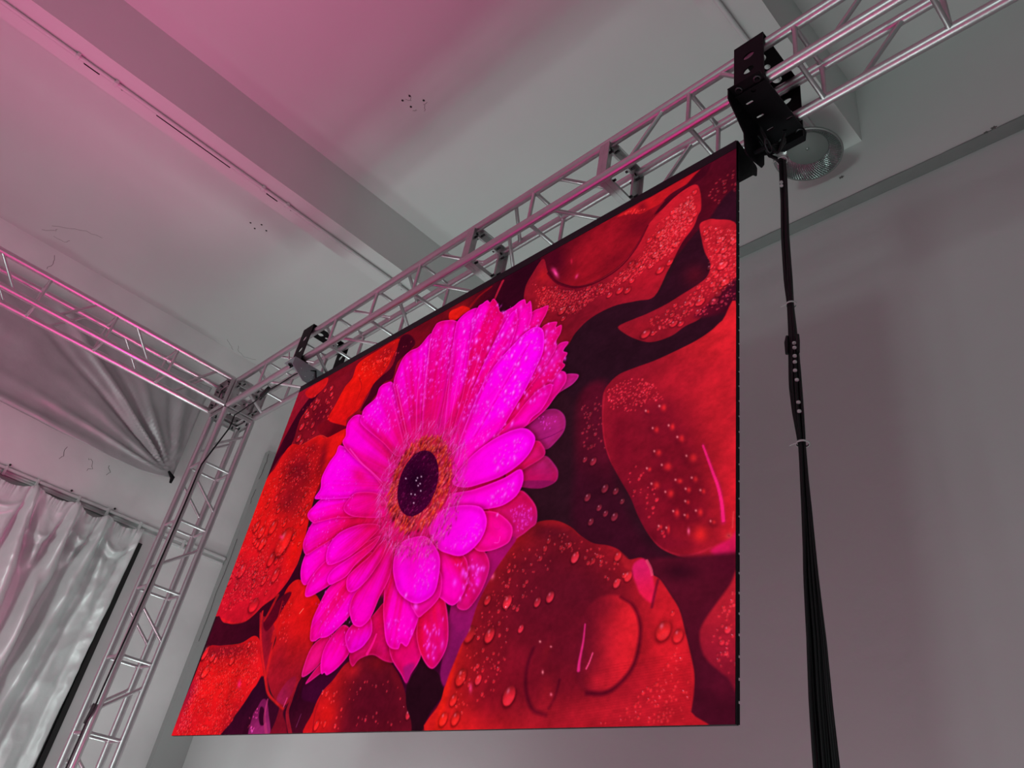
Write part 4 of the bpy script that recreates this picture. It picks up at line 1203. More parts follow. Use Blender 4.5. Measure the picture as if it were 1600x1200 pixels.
('line',[(489,688),(495,674),(498,660)],5.8,3.5,(255,20,150),0.8,0,0.8),
('petal',[(349,713),(345,688),(352,662),(375,648),(396,643),(397,674),(378,700)],(511,411),(222,4,92),(232,14,128),0.4,(255,60,205),0.5),
('petal',[(363,725),(374,706),(393,689),(412,681),(405,705),(392,711)],(511,411),(222,4,92),(226,16,128),0.4,(255,60,205),0.5),
('petal',[(395,711),(386,694),(384,673),(392,654),(416,635),(445,654),(449,682),(432,703),(411,714),(402,710)],(511,411),(222,4,92),(255,0,184),0.4,(255,60,205),0.5),
('petal',[(448,682),(430,661),(429,647),(441,635),(471,627),(487,654),(478,673),(464,681)],(511,411),(222,4,92),(255,0,236),0.35,(255,60,205),0.5),
('petal',[(340,650),(331,619),(336,592),(350,560),(392,538),(436,513),(446,560),(435,606),(414,632),(386,650),(365,651),(354,655)],(511,411),(226,6,70),(255,0,205),0.45,(255,60,205),0.5),
('line',[(357,644),(361,617),(377,598)],2,1.4,(225,20,130),0.7,0,0.8),
('line',[(353,652),(358,628),(368,607)],1.9,1.4,(230,20,110),0.6,0,0.8),
('petal',[(543,701),(530,678),(530,655),(561,639),(580,642),(592,680),(598,700),(595,712),(587,725),(582,737),(568,724)],(511,411),(222,4,92),(236,6,132),0.45,(255,60,205),0.5),
('poly',[(570,715),(589,711),(587,725),(582,737)],(170,14,110),None,None,None,4,1),
('petal',[(577,646),(580,668),(590,689),(604,707),(618,719),(628,719),(638,704),(641,684),(632,651),(615,619),(582,609)],(511,411),(226,6,70),(226,4,128),0.4,(255,60,205),0.5),
('specks',[(584,652),(628,653),(636,689),(620,713),(598,692)],30,1.1,2.8,(255,70,255),0.8,83,1.8,0.2,2),
('petal',[(510,648),(499,621),(488,578),(479,533),(485,512),(541,577),(575,622),(577,648),(573,669),(567,685),(554,679),(551,687),(535,684),(522,672)],(511,411),(226,6,70),(255,0,196),0.5,(255,60,205),0.5),
('specks',[(513,643),(569,626),(573,678),(533,678)],30,0.9,2.5,(255,70,255),0.8,84,1.8,0.2,2),
('petal',[(640,564),(660,551),(678,567),(688,587),(686,609),(678,629),(663,645),(644,637),(649,611)],(511,411),(220,4,96),(222,8,128),0.4,(230,50,170),0.5),
('petal',[(587,545),(611,540),(641,564),(651,584),(654,611),(646,630),(635,635),(619,626),(600,607)],(511,411),(226,6,70),(252,0,184),0.4,(255,60,205),0.5),
('specks',[(613,571),(646,582),(645,628),(676,620),(681,589),(653,569)],41,1.1,2.9,(255,70,255),0.8,85,1.8,0.2,2),
('ell',643.1,588,(3.6,0.2,1.2,6.6),(255,60,255),0.9,0,0),
('ell',631.7,601.1,(3.6,0.2,1.1,5.6),(255,60,250),0.9,0,0),
('ell',672.4,605.5,(4.5,0.1,1.4,5.4),(255,20,220),0.9,0,0),
('petal',[(263,535),(251,515),(247,496),(249,475),(259,449),(307,434),(379,446),(362,485),(333,515),(301,533),(280,545)],(511,411),(226,6,70),(255,0,206),0.3,(255,60,205),0.5),
('petal',[(232,460),(229,438),(241,410),(294,404),(380,427),(397,450),(335,460),(280,474),(252,481)],(511,411),(226,6,70),(246,0,196),0.35,(255,60,205),0.5),
('petal',[(217,395),(212,382),(223,372),(243,360),(292,356),(382,389),(433,429),(374,433),(309,419),(262,415),(242,413)],(511,411),(240,2,100),(255,0,224),0.3,(255,60,205),0.5),
('petal',[(218,352),(227,333),(219,305),(228,274),(241,257),(243,239),(262,247),(338,293),(425,369),(439,412),(376,395),(300,376),(244,362)],(511,411),(238,2,110),(255,0,228),0.35,(255,60,205),0.5),
('ell',341.7,339.4,(26.5,-8,20.7,8),(224,6,84),0.7,0,1),
('ell',308.9,354.2,(50.7,2.2,20.8,11.5),(255,0,210),0.4,0,1),
('petal',[(254,237),(256,219),(249,198),(250,181),(266,173),(294,185),(346,229),(415,313),(441,362),(435,398),(374,344),(302,284)],(511,411),(226,4,104),(252,0,208),0.4,(255,60,205),0.5),
('line',[(284,260),(335,309),(380,346),(413,375)],2.9,2.2,(255,50,190),0.7,0,0.8),
('petal',[(298,208),(289,182),(291,164),(317,152),(320,127),(337,123),(363,136),(418,222),(458,308),(437,330),(381,280)],(511,411),(226,2,104),(255,0,222),0.35,(255,60,205),0.5),
('petal',[(372,157),(361,131),(361,108),(368,75),(385,64),(410,65),(438,45),(466,100),(490,209),(503,301),(479,329),(439,287)],(511,411),(222,2,100),(252,0,212),0.45,(255,60,205),0.5),
('line',[(372,142),(411,219),(450,298)],2.2,1.8,(255,70,190),0.6,0,0.8),
('line',[(368,171),(407,240),(440,301)],1.8,1.8,(255,60,180),0.5,0,0.8),
('petal',[(487,305),(460,182),(437,62),(441,29),(450,24),(469,30),(496,46),(515,75),(537,188),(545,288),(539,337)],(511,411),(224,2,100),(248,0,190),0.5,(255,60,205),0.5),
('line',[(439,63),(452,148),(470,244)],1.8,1.8,(255,80,200),0.7,0,0.8),
('petal',[(530,334),(515,192),(502,72),(504,49),(523,39),(547,43),(567,69),(577,164),(572,272),(563,346)],(511,411),(226,2,104),(254,0,206),0.6,(255,60,205),0.5),
('petal',[(659,357),(699,326),(740,306),(761,299),(774,302),(787,311),(779,323),(755,331),(736,348),(702,371)],(511,411),(205,8,120),(196,24,140),0.5,(220,60,170),0.5),
('petal',[(638,373),(677,329),(723,298),(746,286),(757,289),(765,298),(766,315),(751,336),(737,353),(705,370),(664,382)],(511,411),(238,2,100),(240,6,160),0.5,(255,60,205),0.5),
('petal',[(614,376),(672,302),(720,243),(739,234),(748,230),(761,236),(754,249),(762,258),(756,271),(761,280),(755,288),(731,313),(680,348),(638,373)],(511,411),(238,2,100),(236,10,156),0.5,(255,60,205),0.5),
('petal',[(601,371),(640,263),(697,188),(712,174),(733,180),(733,191),(743,192),(744,208),(738,222),(738,243),(705,292),(646,352)],(511,411),(238,2,104),(240,8,164),0.5,(255,60,205),0.5),
('petal',[(590,356),(612,250),(653,148),(680,129),(697,130),(711,133),(709,151),(701,170),(699,200),(667,275),(619,342)],(511,411),(238,2,110),(246,4,172),0.5,(255,60,205),0.5),
('petal',[(572,349),(579,235),(598,135),(613,96),(636,91),(647,86),(658,88),(664,102),(671,99),(677,118),(680,148),(667,197),(632,285),(597,358)],(511,411),(240,2,116),(250,2,186),0.6,(255,60,205),0.5),
('petal',[(558,346),(561,227),(545,88),(548,44),(559,39),(569,37),(577,47),(584,42),(597,62),(606,85),(619,105),(607,166),(592,268),(575,353)],(511,411),(234,2,108),(254,0,200),0.7,(255,60,205),0.5),
('petal',[(568,366),(573,299),(592,207),(617,135),(635,104),(647,112),(652,154),(638,216),(614,284),(589,355)],(511,411),(244,0,130),(255,0,216),0.7,(255,60,205),0.5),
('petal',[(578,405),(585,316),(610,229),(657,182),(683,168),(701,174),(712,194),(716,232),(707,262),(696,293),(677,331),(651,378),(618,418)],(511,411),(255,0,196),(255,0,240),0.45,(255,70,225),0.6),
('petal',[(589,417),(630,382),(676,350),(701,322),(721,307),(742,306),(743,324),(732,348),(717,357),(706,369),(675,368),(635,388)],(511,411),(240,2,120),(250,2,184),0.4,(255,60,205),0.5),
('line',[(616,412),(651,378),(689,334),(700,305)],3.7,3.1,(234,6,100),0.6,0,0.8),
('line',[(566,347),(575,233),(584,139)],1.6,1.4,(255,80,220),0.45,0,0.8),
('line',[(572,349),(581,236),(590,142)],3.4,2.7,(222,0,96),0.35,0,0.8),
('line',[(550,329),(541,204),(537,114)],1.7,1.4,(255,80,220),0.45,0,0.8),
('line',[(556,331),(548,207),(543,118)],3.4,2.8,(222,0,96),0.35,0,0.8),
('line',[(578,351),(606,234),(633,165)],1.6,1.3,(255,80,220),0.45,0,0.8),
('line',[(583,353),(611,237),(639,168)],3.3,2.6,(222,0,96),0.35,0,0.8),
('line',[(539,318),(520,194),(509,100)],1.7,1.4,(255,80,220),0.45,0,0.8),
('line',[(545,320),(526,197),(516,103)],3.5,2.8,(222,0,96),0.35,0,0.8),
('line',[(470,299),(445,204),(428,105)],1.8,1.5,(255,80,220),0.45,0,0.8),
('line',[(477,301),(452,207),(436,109)],3.8,3,(222,0,96),0.35,0,0.8),
('line',[(606,349),(651,255),(683,192)],1.6,1.3,(255,80,220),0.45,0,0.8),
('line',[(611,351),(656,257),(689,194)],3.2,2.6,(222,0,96),0.35,0,0.8),
('specks',[(277,180),(337,142),(420,77),(459,41),(505,66),(519,208),(469,243),(379,265)],361,0.9,2.8,(255,70,255),0.8,86,1.8,0.2,2),
('specks',[(519,208),(510,53),(584,56),(676,117),(735,193),(762,271),(752,314),(702,339),(651,378),(607,374),(570,298)],646,0.7,3,(255,70,255),0.8,87,1.8,0.2,2),
('ell',530.5,94.7,(3.1,-1.4,2.8,5.7),(205,0,140),0.5,0,0),
('ell',528.1,91.1,(3,-1.3,2.7,5.2),(255,90,255),0.85,0,0),
('ell',527,88.9,(1.4,-0.6,1.3,2.5),(255,160,255),0.7,0,0),
('ell',567.9,137.2,(2.9,-1.4,2.6,5.5),(205,0,140),0.5,0,0),
('ell',565.7,133.9,(2.8,-1.3,2.5,5),(255,90,255),0.85,0,0),
('ell',564.7,131.9,(1.3,-0.6,1.2,2.4),(255,160,255),0.7,0,0),
('ell',599.4,168.1,(2.7,-1.4,2.4,5.3),(205,0,140),0.5,0,0),
('ell',597.4,164.9,(2.6,-1.3,2.3,4.8),(255,90,255),0.85,0,0),
('ell',596.5,163,(1.2,-0.6,1.1,2.3),(255,160,255),0.7,0,0),
('ell',625.7,153.3,(2.6,-1.4,2.5,5.2),(205,0,140),0.5,0,0),
('ell',623.8,150.1,(2.5,-1.3,2.3,4.8),(255,90,255),0.85,0,0),
('ell',622.9,148.2,(1.2,-0.6,1.1,2.3),(255,160,255),0.7,0,0),
('ell',646.7,154.7,(2.6,-1.4,2.4,5.2),(205,0,140),0.5,0,0),
('ell',644.9,151.6,(2.4,-1.3,2.3,4.7),(255,90,255),0.85,0,0),
('ell',644,149.7,(1.1,-0.6,1.1,2.3),(255,160,255),0.7,0,0),
('ell',668.5,191.3,(2.4,-1.4,2.3,5),(205,0,140),0.5,0,0),
('ell',666.7,188.3,(2.3,-1.3,2.2,4.6),(255,90,255),0.85,0,0),
('ell',665.9,186.5,(1.1,-0.6,1,2.2),(255,160,255),0.7,0,0),
('ell',656.4,213.5,(2.5,-1.4,2.2,4.9),(205,0,140),0.5,0,0),
('ell',654.6,210.5,(2.3,-1.3,2.1,4.5),(255,90,255),0.85,0,0),
('ell',653.8,208.8,(1.1,-0.6,1,2.2),(255,160,255),0.7,0,0),
('ell',673.1,237.5,(2.4,-1.4,2.1,4.8),(205,0,140),0.5,0,0),
('ell',671.4,234.7,(2.2,-1.3,2,4.4),(255,90,255),0.85,0,0),
('ell',670.6,233,(1.1,-0.6,0.9,2.1),(255,160,255),0.7,0,0),
('ell',686.6,232.4,(2.3,-1.4,2.1,4.8),(205,0,140),0.5,0,0),
('ell',684.9,229.6,(2.2,-1.3,2,4.4),(255,90,255),0.85,0,0),
('ell',684.2,227.9,(1,-0.6,0.9,2.1),(255,160,255),0.7,0,0),
('ell',657.8,285.5,(2.4,-1.4,2,4.7),(205,0,140),0.5,0,0),
('ell',656.1,282.9,(2.3,-1.2,1.9,4.3),(255,90,255),0.85,0,0),
('ell',655.3,281.3,(1.1,-0.6,0.9,2),(255,160,255),0.7,0,0),
('ell',674.1,295.2,(2.3,-1.4,1.9,4.6),(205,0,140),0.5,0,0),
('ell',672.4,292.6,(2.2,-1.2,1.8,4.2),(255,90,255),0.85,0,0),
('ell',671.6,291,(1,-0.6,0.9,2),(255,160,255),0.7,0,0),
('ell',683.9,284.6,(2.3,-1.4,1.9,4.6),(205,0,140),0.5,0,0),
('ell',682.3,282,(2.2,-1.3,1.8,4.2),(255,90,255),0.85,0,0),
('ell',681.5,280.4,(1,-0.6,0.9,2),(255,160,255),0.7,0,0),
('ell',671.9,264,(2.3,-1.4,2,4.7),(205,0,140),0.5,0,0),
('ell',670.2,261.3,(2.2,-1.3,1.9,4.3),(255,90,255),0.85,0,0),
('ell',669.4,259.7,(1,-0.6,0.9,2.1),(255,160,255),0.7,0,0),
('ell',582.4,183.6,(2.8,-1.4,2.4,5.3),(205,0,140),0.5,0,0),
('ell',580.4,180.5,(2.6,-1.3,2.3,4.8),(255,90,255),0.85,0,0),
('ell',579.4,178.6,(1.2,-0.6,1.1,2.3),(255,160,255),0.7,0,0),
('ell',580.8,224.6,(2.8,-1.4,2.3,5.1),(205,0,140),0.5,0,0),
('ell',578.7,221.6,(2.6,-1.2,2.2,4.7),(255,90,255),0.85,0,0),
('ell',577.8,219.8,(1.2,-0.6,1,2.2),(255,160,255),0.7,0,0),
('petal',[(583,424),(611,389),(650,371),(684,367),(707,372),(723,387),(729,401),(724,419),(709,434),(682,445),(648,447),(612,444)],(511,411),(255,0,225),(255,0,240),0.15,(255,60,200),0.8),
('specks',[(654,390),(704,386),(721,403),(706,425),(663,432)],53,1,2.7,(255,70,255),0.8,88,1.8,0.2,2),
('petal',[(584,481),(585,450),(632,453),(683,450),(710,443),(719,457),(719,474),(711,488),(692,496),(667,495),(641,491),(607,489)],(511,411),(255,0,205),(255,0,232),0.2,(255,60,200),0.8),
('specks',[(665,471),(710,458),(714,480),(686,492),(657,488)],38,0.9,2.7,(255,70,255),0.8,89,1.8,0.2,2),
('petal',[(642,496),(664,498),(683,505),(702,520),(715,536),(716,552),(709,560),(686,564),(661,559),(646,538)],(511,411),(236,2,110),(250,4,170),0.2,(255,60,190),0.5),
('line',[(679,520),(683,529),(693,533),(693,523)],1.3,1.3,(225,10,130),0.7,0,0.8),
('line',[(689,553),(696,554),(697,546)],1.2,1.2,(255,60,200),0.7,0,0.8),
('ell',685.1,509.3,(1.7,-0.6,1,2.7),(255,110,255),0.9,0,0),
('petal',[(557,504),(561,486),(575,473),(610,474),(648,486),(664,504),(669,523),(664,542),(650,556),(632,561),(609,553),(583,538)],(511,411),(255,0,232),(255,0,244),0.1,(255,60,200),0.8),
('specks',[(631,524),(654,499),(664,532),(643,549),(607,547),(592,536)],57,0.7,2.1,(255,70,255),0.8,90,1.8,0.2,2),
('line',[(557,509),(565,481),(580,466),(588,449)],7.3,4.9,(232,6,110),0.55,0,3),
('petal',[(554,615),(565,633),(577,644),(586,640),(603,627),(610,611),(599,578),(565,571)],(511,411),(240,0,150),(240,6,160),0.2,(255,60,205),0.5),
('petal',[(428,625),(419,607),(421,586),(435,571),(455,545),(461,509),(470,501),(486,519),(495,554),(493,577),(484,599),(476,630),(461,643),(442,639)],(511,411),(224,4,88),(250,0,190),0.4,(255,60,205),0.5),
('petal',[(395,566),(392,548),(409,535),(435,519),(450,502),(466,498),(467,526),(451,555),(435,571),(420,579),(406,578)],(511,411),(226,4,84),(255,0,210),0.3,(255,60,205),0.5),
('petal',[(288,566),(284,545),(296,523),(323,503),(368,501),(424,489),(444,487),(428,513),(392,538),(361,553),(329,564),(303,570)],(511,411),(232,4,92),(255,0,200),0.35,(255,60,205),0.5),
('petal',[(338,544),(345,528),(380,514),(427,497),(447,486),(437,508),(406,527),(389,547),(363,555),(349,556)],(511,411),(230,6,88),(255,0,205),0.3,(255,60,205),0.5),
('petal',[(318,505),(312,484),(319,464),(342,452),(389,451),(436,464),(433,479),(389,507),(355,516),(330,516)],(511,411),(226,4,86),(255,0,216),0.3,(255,60,205),0.5),
('petal',[(323,403),(329,386),(349,377),(407,395),(441,425),(443,450),(384,437),(345,422)],(511,411),(232,2,104),(246,0,170),0.25,(255,60,205),0.5),
('ell',386.6,443.9,(53.6,2.6,13.6,6.9),(226,6,66),0.7,0,0),
('petal',[(508,576),(497,553),(493,527),(497,515),(514,508),(550,511),(574,530),(593,556),(599,588),(596,612),(575,622),(554,618),(525,599)],(511,411),(255,0,200),(255,0,240),0.2,(255,60,205),0.8),
('specks',[(548,537),(588,555),(594,587),(577,613),(549,604)],57,0.9,2.4,(255,70,255),0.8,91,1.8,0.2,2),
('ell',566.6,626.8,(4.4,1.5,0.6,5),(255,70,255),0.95,0,0),
('ell',541,605.3,(2.5,-0.6,1,3.6),(255,110,255),0.95,0,0),
('specks',[(268,527),(223,414),(231,302),(268,254),(348,366),(336,504),(309,559),(365,645),(439,674),(467,637),(403,585),(355,566)],228,0.7,1.6,(255,70,255),0.8,92,1.8,0.2,2),
('ell',510.5,409.4,(105,-11.4,56.3,125.3),(226,30,130),0.55,0,0),
('florets',510.5,409.4,(95.4,-10.8,51.2,118.6),0.72,1.08,760,7,0.9,[(245,70,190),(225,40,140),(255,110,230),(210,30,120)],101,0.45,0.35,0.3),
('florets',515.3,439.4,(90.4,-9,46.4,95.8),0.74,1.05,300,3.5,1.4,[(205,40,110),(225,70,140),(170,20,80)],104,0.6,0.5,0.1),
('ell',507.4,403.6,(67.3,-7.7,36.3,85.6),(205,30,60),0.9,1,0),
('florets',507.4,403.6,(70.5,-8,38,89),0.62,1,430,5,1.9,[(225,50,30),(240,62,34),(215,50,80),(225,70,80),(120,10,30)],102,0.9,0.3,0.25),
('ell',504.3,402.7,(46.7,-5.3,25.2,59.8),(62,2,42),1,1,0),
('florets',504.3,402.7,(48.3,-5.5,26,62.1),0,0.95,260,3,1.3,[(80,2,50),(60,0,40),(110,8,66),(45,0,34)],103,0.7,0.5,0.2),
('ell',496.3,395.3,(26.2,-0.3,13.2,28.5),(26,0,24),0.75,0,0),
('ell',499.9,397.7,(1.7,0.5,0.5,1.8),(240,200,230),0.9,0,0),
('ell',507.8,409.8,(1.7,0.5,0.5,1.7),(240,200,230),0.9,0,0),
('ell',511.3,407.2,(1.7,0.5,0.5,1.7),(240,200,230),0.9,0,0),
('ell',495.9,422,(1.7,0.5,0.5,1.7),(240,200,230),0.9,0,0),
('ell',505.7,426,(1.7,0.5,0.5,1.7),(240,200,230),0.9,0,0),
('ell',510,393.4,(1.7,0.5,0.5,1.8),(240,200,230),0.9,0,0),
('ell',472.9,385.6,(1.8,0.6,0.6,1.8),(240,200,230),0.9,0,0),
('ell',507.7,442,(1.7,0.5,0.5,1.7),(240,200,230),0.9,0,0),
('ell',517.1,422.2,(1.7,0.5,0.5,1.7),(240,200,230),0.9,0,0),
('ell',501.4,393.2,(1.7,0.5,0.5,1.8),(240,200,230),0.9,0,0)]


def srgb_lin(c):
    c = c / 255.
    return np.where(c <= .04045, c / 12.92, ((c + .055) / 1.055) ** 2.4)


NW, NH = 1000, 800
img = srgb_lin(paint_display(ART, NW, NH))
# one coloured cell per LED pixel group, on a fine grid
gx = np.linspace(DX0, DX1, NW); gz = np.linspace(DZ1, DZ0, NH)
XX, ZZ = np.meshgrid(gx, gz)
co = np.stack([XX.ravel(), np.full(XX.size, DY), ZZ.ravel()], 1).astype(np.float32)
idx = np.arange(NW * NH).reshape(NH, NW)
quads = np.stack([idx[:-1, :-1], idx[1:, :-1], idx[1:, 1:], idx[:-1, 1:]], -1).reshape(-1, 4).astype(np.int32)
me = bpy.data.meshes.new('display_picture')
me.vertices.add(len(co)); me.vertices.foreach_set('co', co.ravel())
me.loops.add(quads.size); me.loops.foreach_set('vertex_index', quads.ravel())
me.polygons.add(len(quads)); me.polygons.foreach_set('loop_start', np.arange(0, quads.size, 4, dtype=np.int32))
me.update(calc_edges=True)
at = me.color_attributes.new('picture', 'FLOAT_COLOR', 'POINT')
at.data.foreach_set('color', np.concatenate([img.reshape(-1, 3), np.ones((NW * NH, 1))], 1).astype(np.float32).ravel())
ms = bpy.data.materials.new('led_picture'); ms.use_nodes = True
nt = ms.node_tree; nt.nodes.clear()
out = nt.nodes.new('ShaderNodeOutputMaterial'); em = nt.nodes.new('ShaderNodeEmission')
ca = nt.nodes.new('ShaderNodeVertexColor'); ca.layer_name = 'picture'
em.inputs['Strength'].default_value = 1.0
nt.links.new(ca.outputs['Color'], em.inputs['Color']); nt.links.new(em.outputs[0], out.inputs[0])
ms.cycles.emission_sampling = 'FRONT'
me.materials.append(ms)
pic = bpy.data.objects.new('display_picture', me); COL.objects.link(pic)
pic.parent = disp; pic.location = -disp.location
MB().box((DX0, DY + .002, DZ0), (DX1, DY + .016, DZ1 + .052)).build('front_frame', 'blackbar', disp)
MB().box((DX0, DY - .001, DZ1 + .0008), (DX1, DY + .002, DZ1 + .052)).build('top_bezel', 'blackbar', disp)
# cabinets behind the face, set in from the edge
for i in range(6):
    for j in range(4):
        a = DX0 + .05 + (DX1 - DX0 - .1) * i / 6; b = DX0 + .05 + (DX1 - DX0 - .1) * (i + 1) / 6
        c = DZ0 + .05 + (DZ1 - DZ0 - .06) * j / 4; d = DZ0 + .05 + (DZ1 - DZ0 - .06) * (j + 1) / 4
        MB().box((a + .002, DY + .016, c + .002), (b - .002, DY + .075, d - .002)).build('cabinet', 'blackbar', disp)
# serrated module edge down the right side
mb = MB(); n = 38
for k in range(n):
    za = DZ0 + (DZ1 - DZ0) * k / n; zb = DZ0 + (DZ1 - DZ0) * (k + 1) / n
    mb.box((DX1 - .01, DY + .014, za + .003), (DX1 + .001, DY + .021, zb - .005))
mb.build('module_edge', 'blackbar', disp)
# header bar that hangs the cabinets
MB().box((DX0 + .01, DY + .010, DZ1 - .02), (DX1 - .004, DY + .07, DZ1 + .05)).build('header_bar', 'black', disp, .002)
for xe in (DX1 - .003, DX0 + .003):
    plate('end_bracket', [(1.906, 4.06), (1.918, 4.058), (2.040, 4.222), (2.062, 4.236), (2.066, 4.285), (2.055, 4.296), (1.912, 4.318), (1.906, 4.31)], [], lambda u, v, q: (xe + q, u, v), .006, 'black', disp)

# ---------------------------------------------------------------- cables
spn = [(-1.054, 4.236, 14), (-1.052, 4.12, 15), (-1.051, 4.002, 14), (-1.053, 3.79, 15), (-1.048, 3.557, 15), (-1.045, 3.445, 11), (-1.040, 3.314, 15), (-1.038, 3.201, 20), (-1.037, 3.094, 24), (-1.034, 2.99, 22), (-1.029, 2.856, 13), (-1.027, 2.729, 15), (-1.024, 2.62, 18), (-1.021, 2.419, 23), (-1.015, 2.234, 26), (-1.014, 2.067, 28), (-1.010, 1.914, 30), (-1.004, 1.2, 34), (-1.0, .45, 36), (-.99, .03, 40)]
cz = [s[1] for s in spn][::-1]
cxs = [s[0] for s in spn][::-1]; cws = [s[2] for s in spn][::-1]
bun = thing('cable_bundle', 'long black bundle of cables hanging from the large bracket', 'cables', (-1.0, 2.05, 0))
random.seed(5)
NC = 14
for i in range(NC):
    a0 = 2 * PI * i / NC + random.uniform(-.2, .2); rad = random.uniform(.55, 1.05) if i % 4 else .2
    ph = random.uniform(0, 6); pts = []
    for z in np.linspace(4.225, .012, 130):
        X = float(np.interp(z, cz, cxs)); wd = float(np.interp(z, cz, cws)) * .0027 / 2
        wd = max(wd - .004, .009)
        aa = a0 + .9 * math.sin(z * 1.3 + ph) + (z - 2) * .25
        rr = rad * (.85 + .25 * math.sin(z * 2.1 + ph * 2))
        pts.append((X + wd * rr * math.cos(aa), 2.05 + wd * rr * .9 * math.sin(aa), z))
    top = Vector(pts[0])
    lead = [(-1.10 + .01 * math.cos(i), 1.97 + .004 * (i % 5), 4.30 + .008 * (i % 4)), (-1.088, 2.0 + .003 * (i % 5), 4.255 - .004 * (i % 4)), (-1.07, 2.03, 4.238 + .006 * math.sin(i))]
    MB().tube(lead + pts, .0052, 8).build('cable', 'cable', bun)
for z, w in ((4.232, 17), (3.445, 15), (2.86, 17)):
    X = float(np.interp(z, cz, cxs)); r = w * .00235 / 2 + .002
    MB().lathe((X, 2.05, z), [(r - .002, -.003), (r, -.003), (r, .003), (r - .002, .003)], 20).build('cable_tie', 'tie', bun)
    MB().tube([(X - .8 * r, 2.05 - r * .6, z), (X - 1.6 * r, 2.05 - r * .9, z - .008)], .002, 6).build('tie_tail', 'tie', bun)
for z, dx in ((4.07, .004), (4.05, .004), (3.245, .012), (3.225, .012), (3.19, .011), (3.165, .010), (3.13, .009), (3.09, .013), (3.00, .012), (2.965, .012)):
    X = float(np.interp(z, cz, cxs)) + dx
    MB().tube([(X, 2.05 - .0275, z - .0026), (X, 2.05 - .0275, z + .0026)], .0066, 12).build('cable_marker', 'tie', bun)
for dx, z in ((-.022, 3.25), (.018, 3.24)):
    X = float(np.interp(z, cz, cxs)) + dx
    MB().tube([(X, 2.04, z + .05), (X, 2.035, z + .02), (X, 2.035, z - .03)], [.005, .008, .006], 10).build('connector', 'cable', bun)

# loops of cable gathered under the bracket
for k in range(6):
    pts = []
    for q in np.linspace(0, 1, 24):
        a = PI * q
        pts.append((-1.105 + .06 * q + .004 * k, 1.95 + .09 * q + .012 * math.sin(a * 2 + k), 4.33 + .006 * k - (.05 + .014 * k) * math.sin(a)))
    MB().tube(pts, .006, 8).build('cable', 'cable', bun)

tc = thing('power_cable', 'thin black cable strapped along the tower truss and corner block', 'cable', (-5.6, 1.80, 1.0))
pts = [(-4.745, 1.885, 4.45), (-4.822, 1.882, 4.455), (-5.007, 1.883, 4.45), (-5.25, 1.884, 4.458), (-5.439, 1.905, 4.45), (-5.70, 1.92, 4.455), (-5.755, 1.90, 4.42)]
MB().tube(pts, .005, 8).build('cable', 'cable', tc)
MB().tube([(-5.20, 1.88, 4.47), (-5.31, 1.89, 4.445)], .018, 8).build('clip', 'cable', tc)
zz = np.linspace(4.42, .02, 70)
vp = []
for z in zz:
    x = -5.755 + .045 * math.sin((4.42 - z) * 1.55) * (1 if z > 2.2 else .6) - .02 * (4.42 - z) / 4.4
    vp.append((x - (.03 if z < 2.1 else 0), 1.80 + (.10 if z > 4.3 else max(0, .10 * (z - 3.9) / .4)), z))
MB().tube(vp, .006, 8).build('cable', 'cable', tc)
MB().tube([(-5.775, 1.795, 2.16), (-5.81, 1.79, 2.04)], [.014, .006], 8).build('clip', 'cable', tc)

# ---------------------------------------------------------------- high-bay lamp
lc = (-1.44, 3.13, 5.60)
hb = thing('high_bay_lamp', 'unlit round high-bay lamp with ribbed silver reflector behind the large bracket', 'ceiling lamp', (lc[0], lc[1], 5.60))
mb = MB(); seg = 150; prof = [(.196, 0.0), (.188, .008), (.180, .0155), (.172, .023), (.163, .030), (.154, .037), (.145, .0435), (.135, .051), (.122, .060)]
vs = []
for i, (r, h) in enumerate(prof):
    for k in range(seg):
        a = 2 * PI * k / seg; e = .0018 if (i + k) % 2 else -.0018
        vs.append((lc[0] + (r + e) * math.cos(a), lc[1] + (r + e) * math.sin(a), lc[2] + h + e))
mb.add(vs, [(i * seg + k, i * seg + (k + 1) % seg, (i + 1) * seg + (k + 1) % seg, (i + 1) * seg + k) for i in range(len(prof) - 1) for k in range(seg)], False)
mb.build('reflector', 'reflector', hb)
MB().lathe(lc, [(.194, -.002), (.203, -.003), (.205, .004), (.197, .008)], 64).build('rim', 'rim', hb)
MB().lathe(lc, [(0, .058), (.121, .058), (.124, .064)], 64).build('diffuser', 'diffuser', hb)
MB().lathe(lc, [(0, .054), (.010, .055), (.011, .058)], 20).build('centre_screw', 'rim', hb)
MB().lathe(lc, [(.205, .006), (.150, .075), (.120, .085), (.075, .095), (.07, .16), (0, .165)], 48).build('housing', 'rim', hb)
MB().tube([(lc[0], lc[1], 5.76), (lc[0], lc[1], ZB)], .008, 8).build('hanger', 'rim', hb)

# ---------------------------------------------------------------- left wall: tarpaulin, rail, curtains, door
XT = -7.90


def cloth(name, m, rows, label, cat, group=None, thick=.003):
    nr = len(rows); nc = len(rows[0])
    mb = MB()
    mb.add([p for r in rows for p in r], [(i * nc + j, i * nc + j + 1, (i + 1) * nc + j + 1, (i + 1) * nc + j) for i in range(nr - 1) for j in range(nc - 1)], True)
    o = mb.build(name, m)
    s = o.modifiers.new('thickness', 'SOLIDIFY'); s.thickness = thick
    if label: tag(o, label, cat, group)
    return o


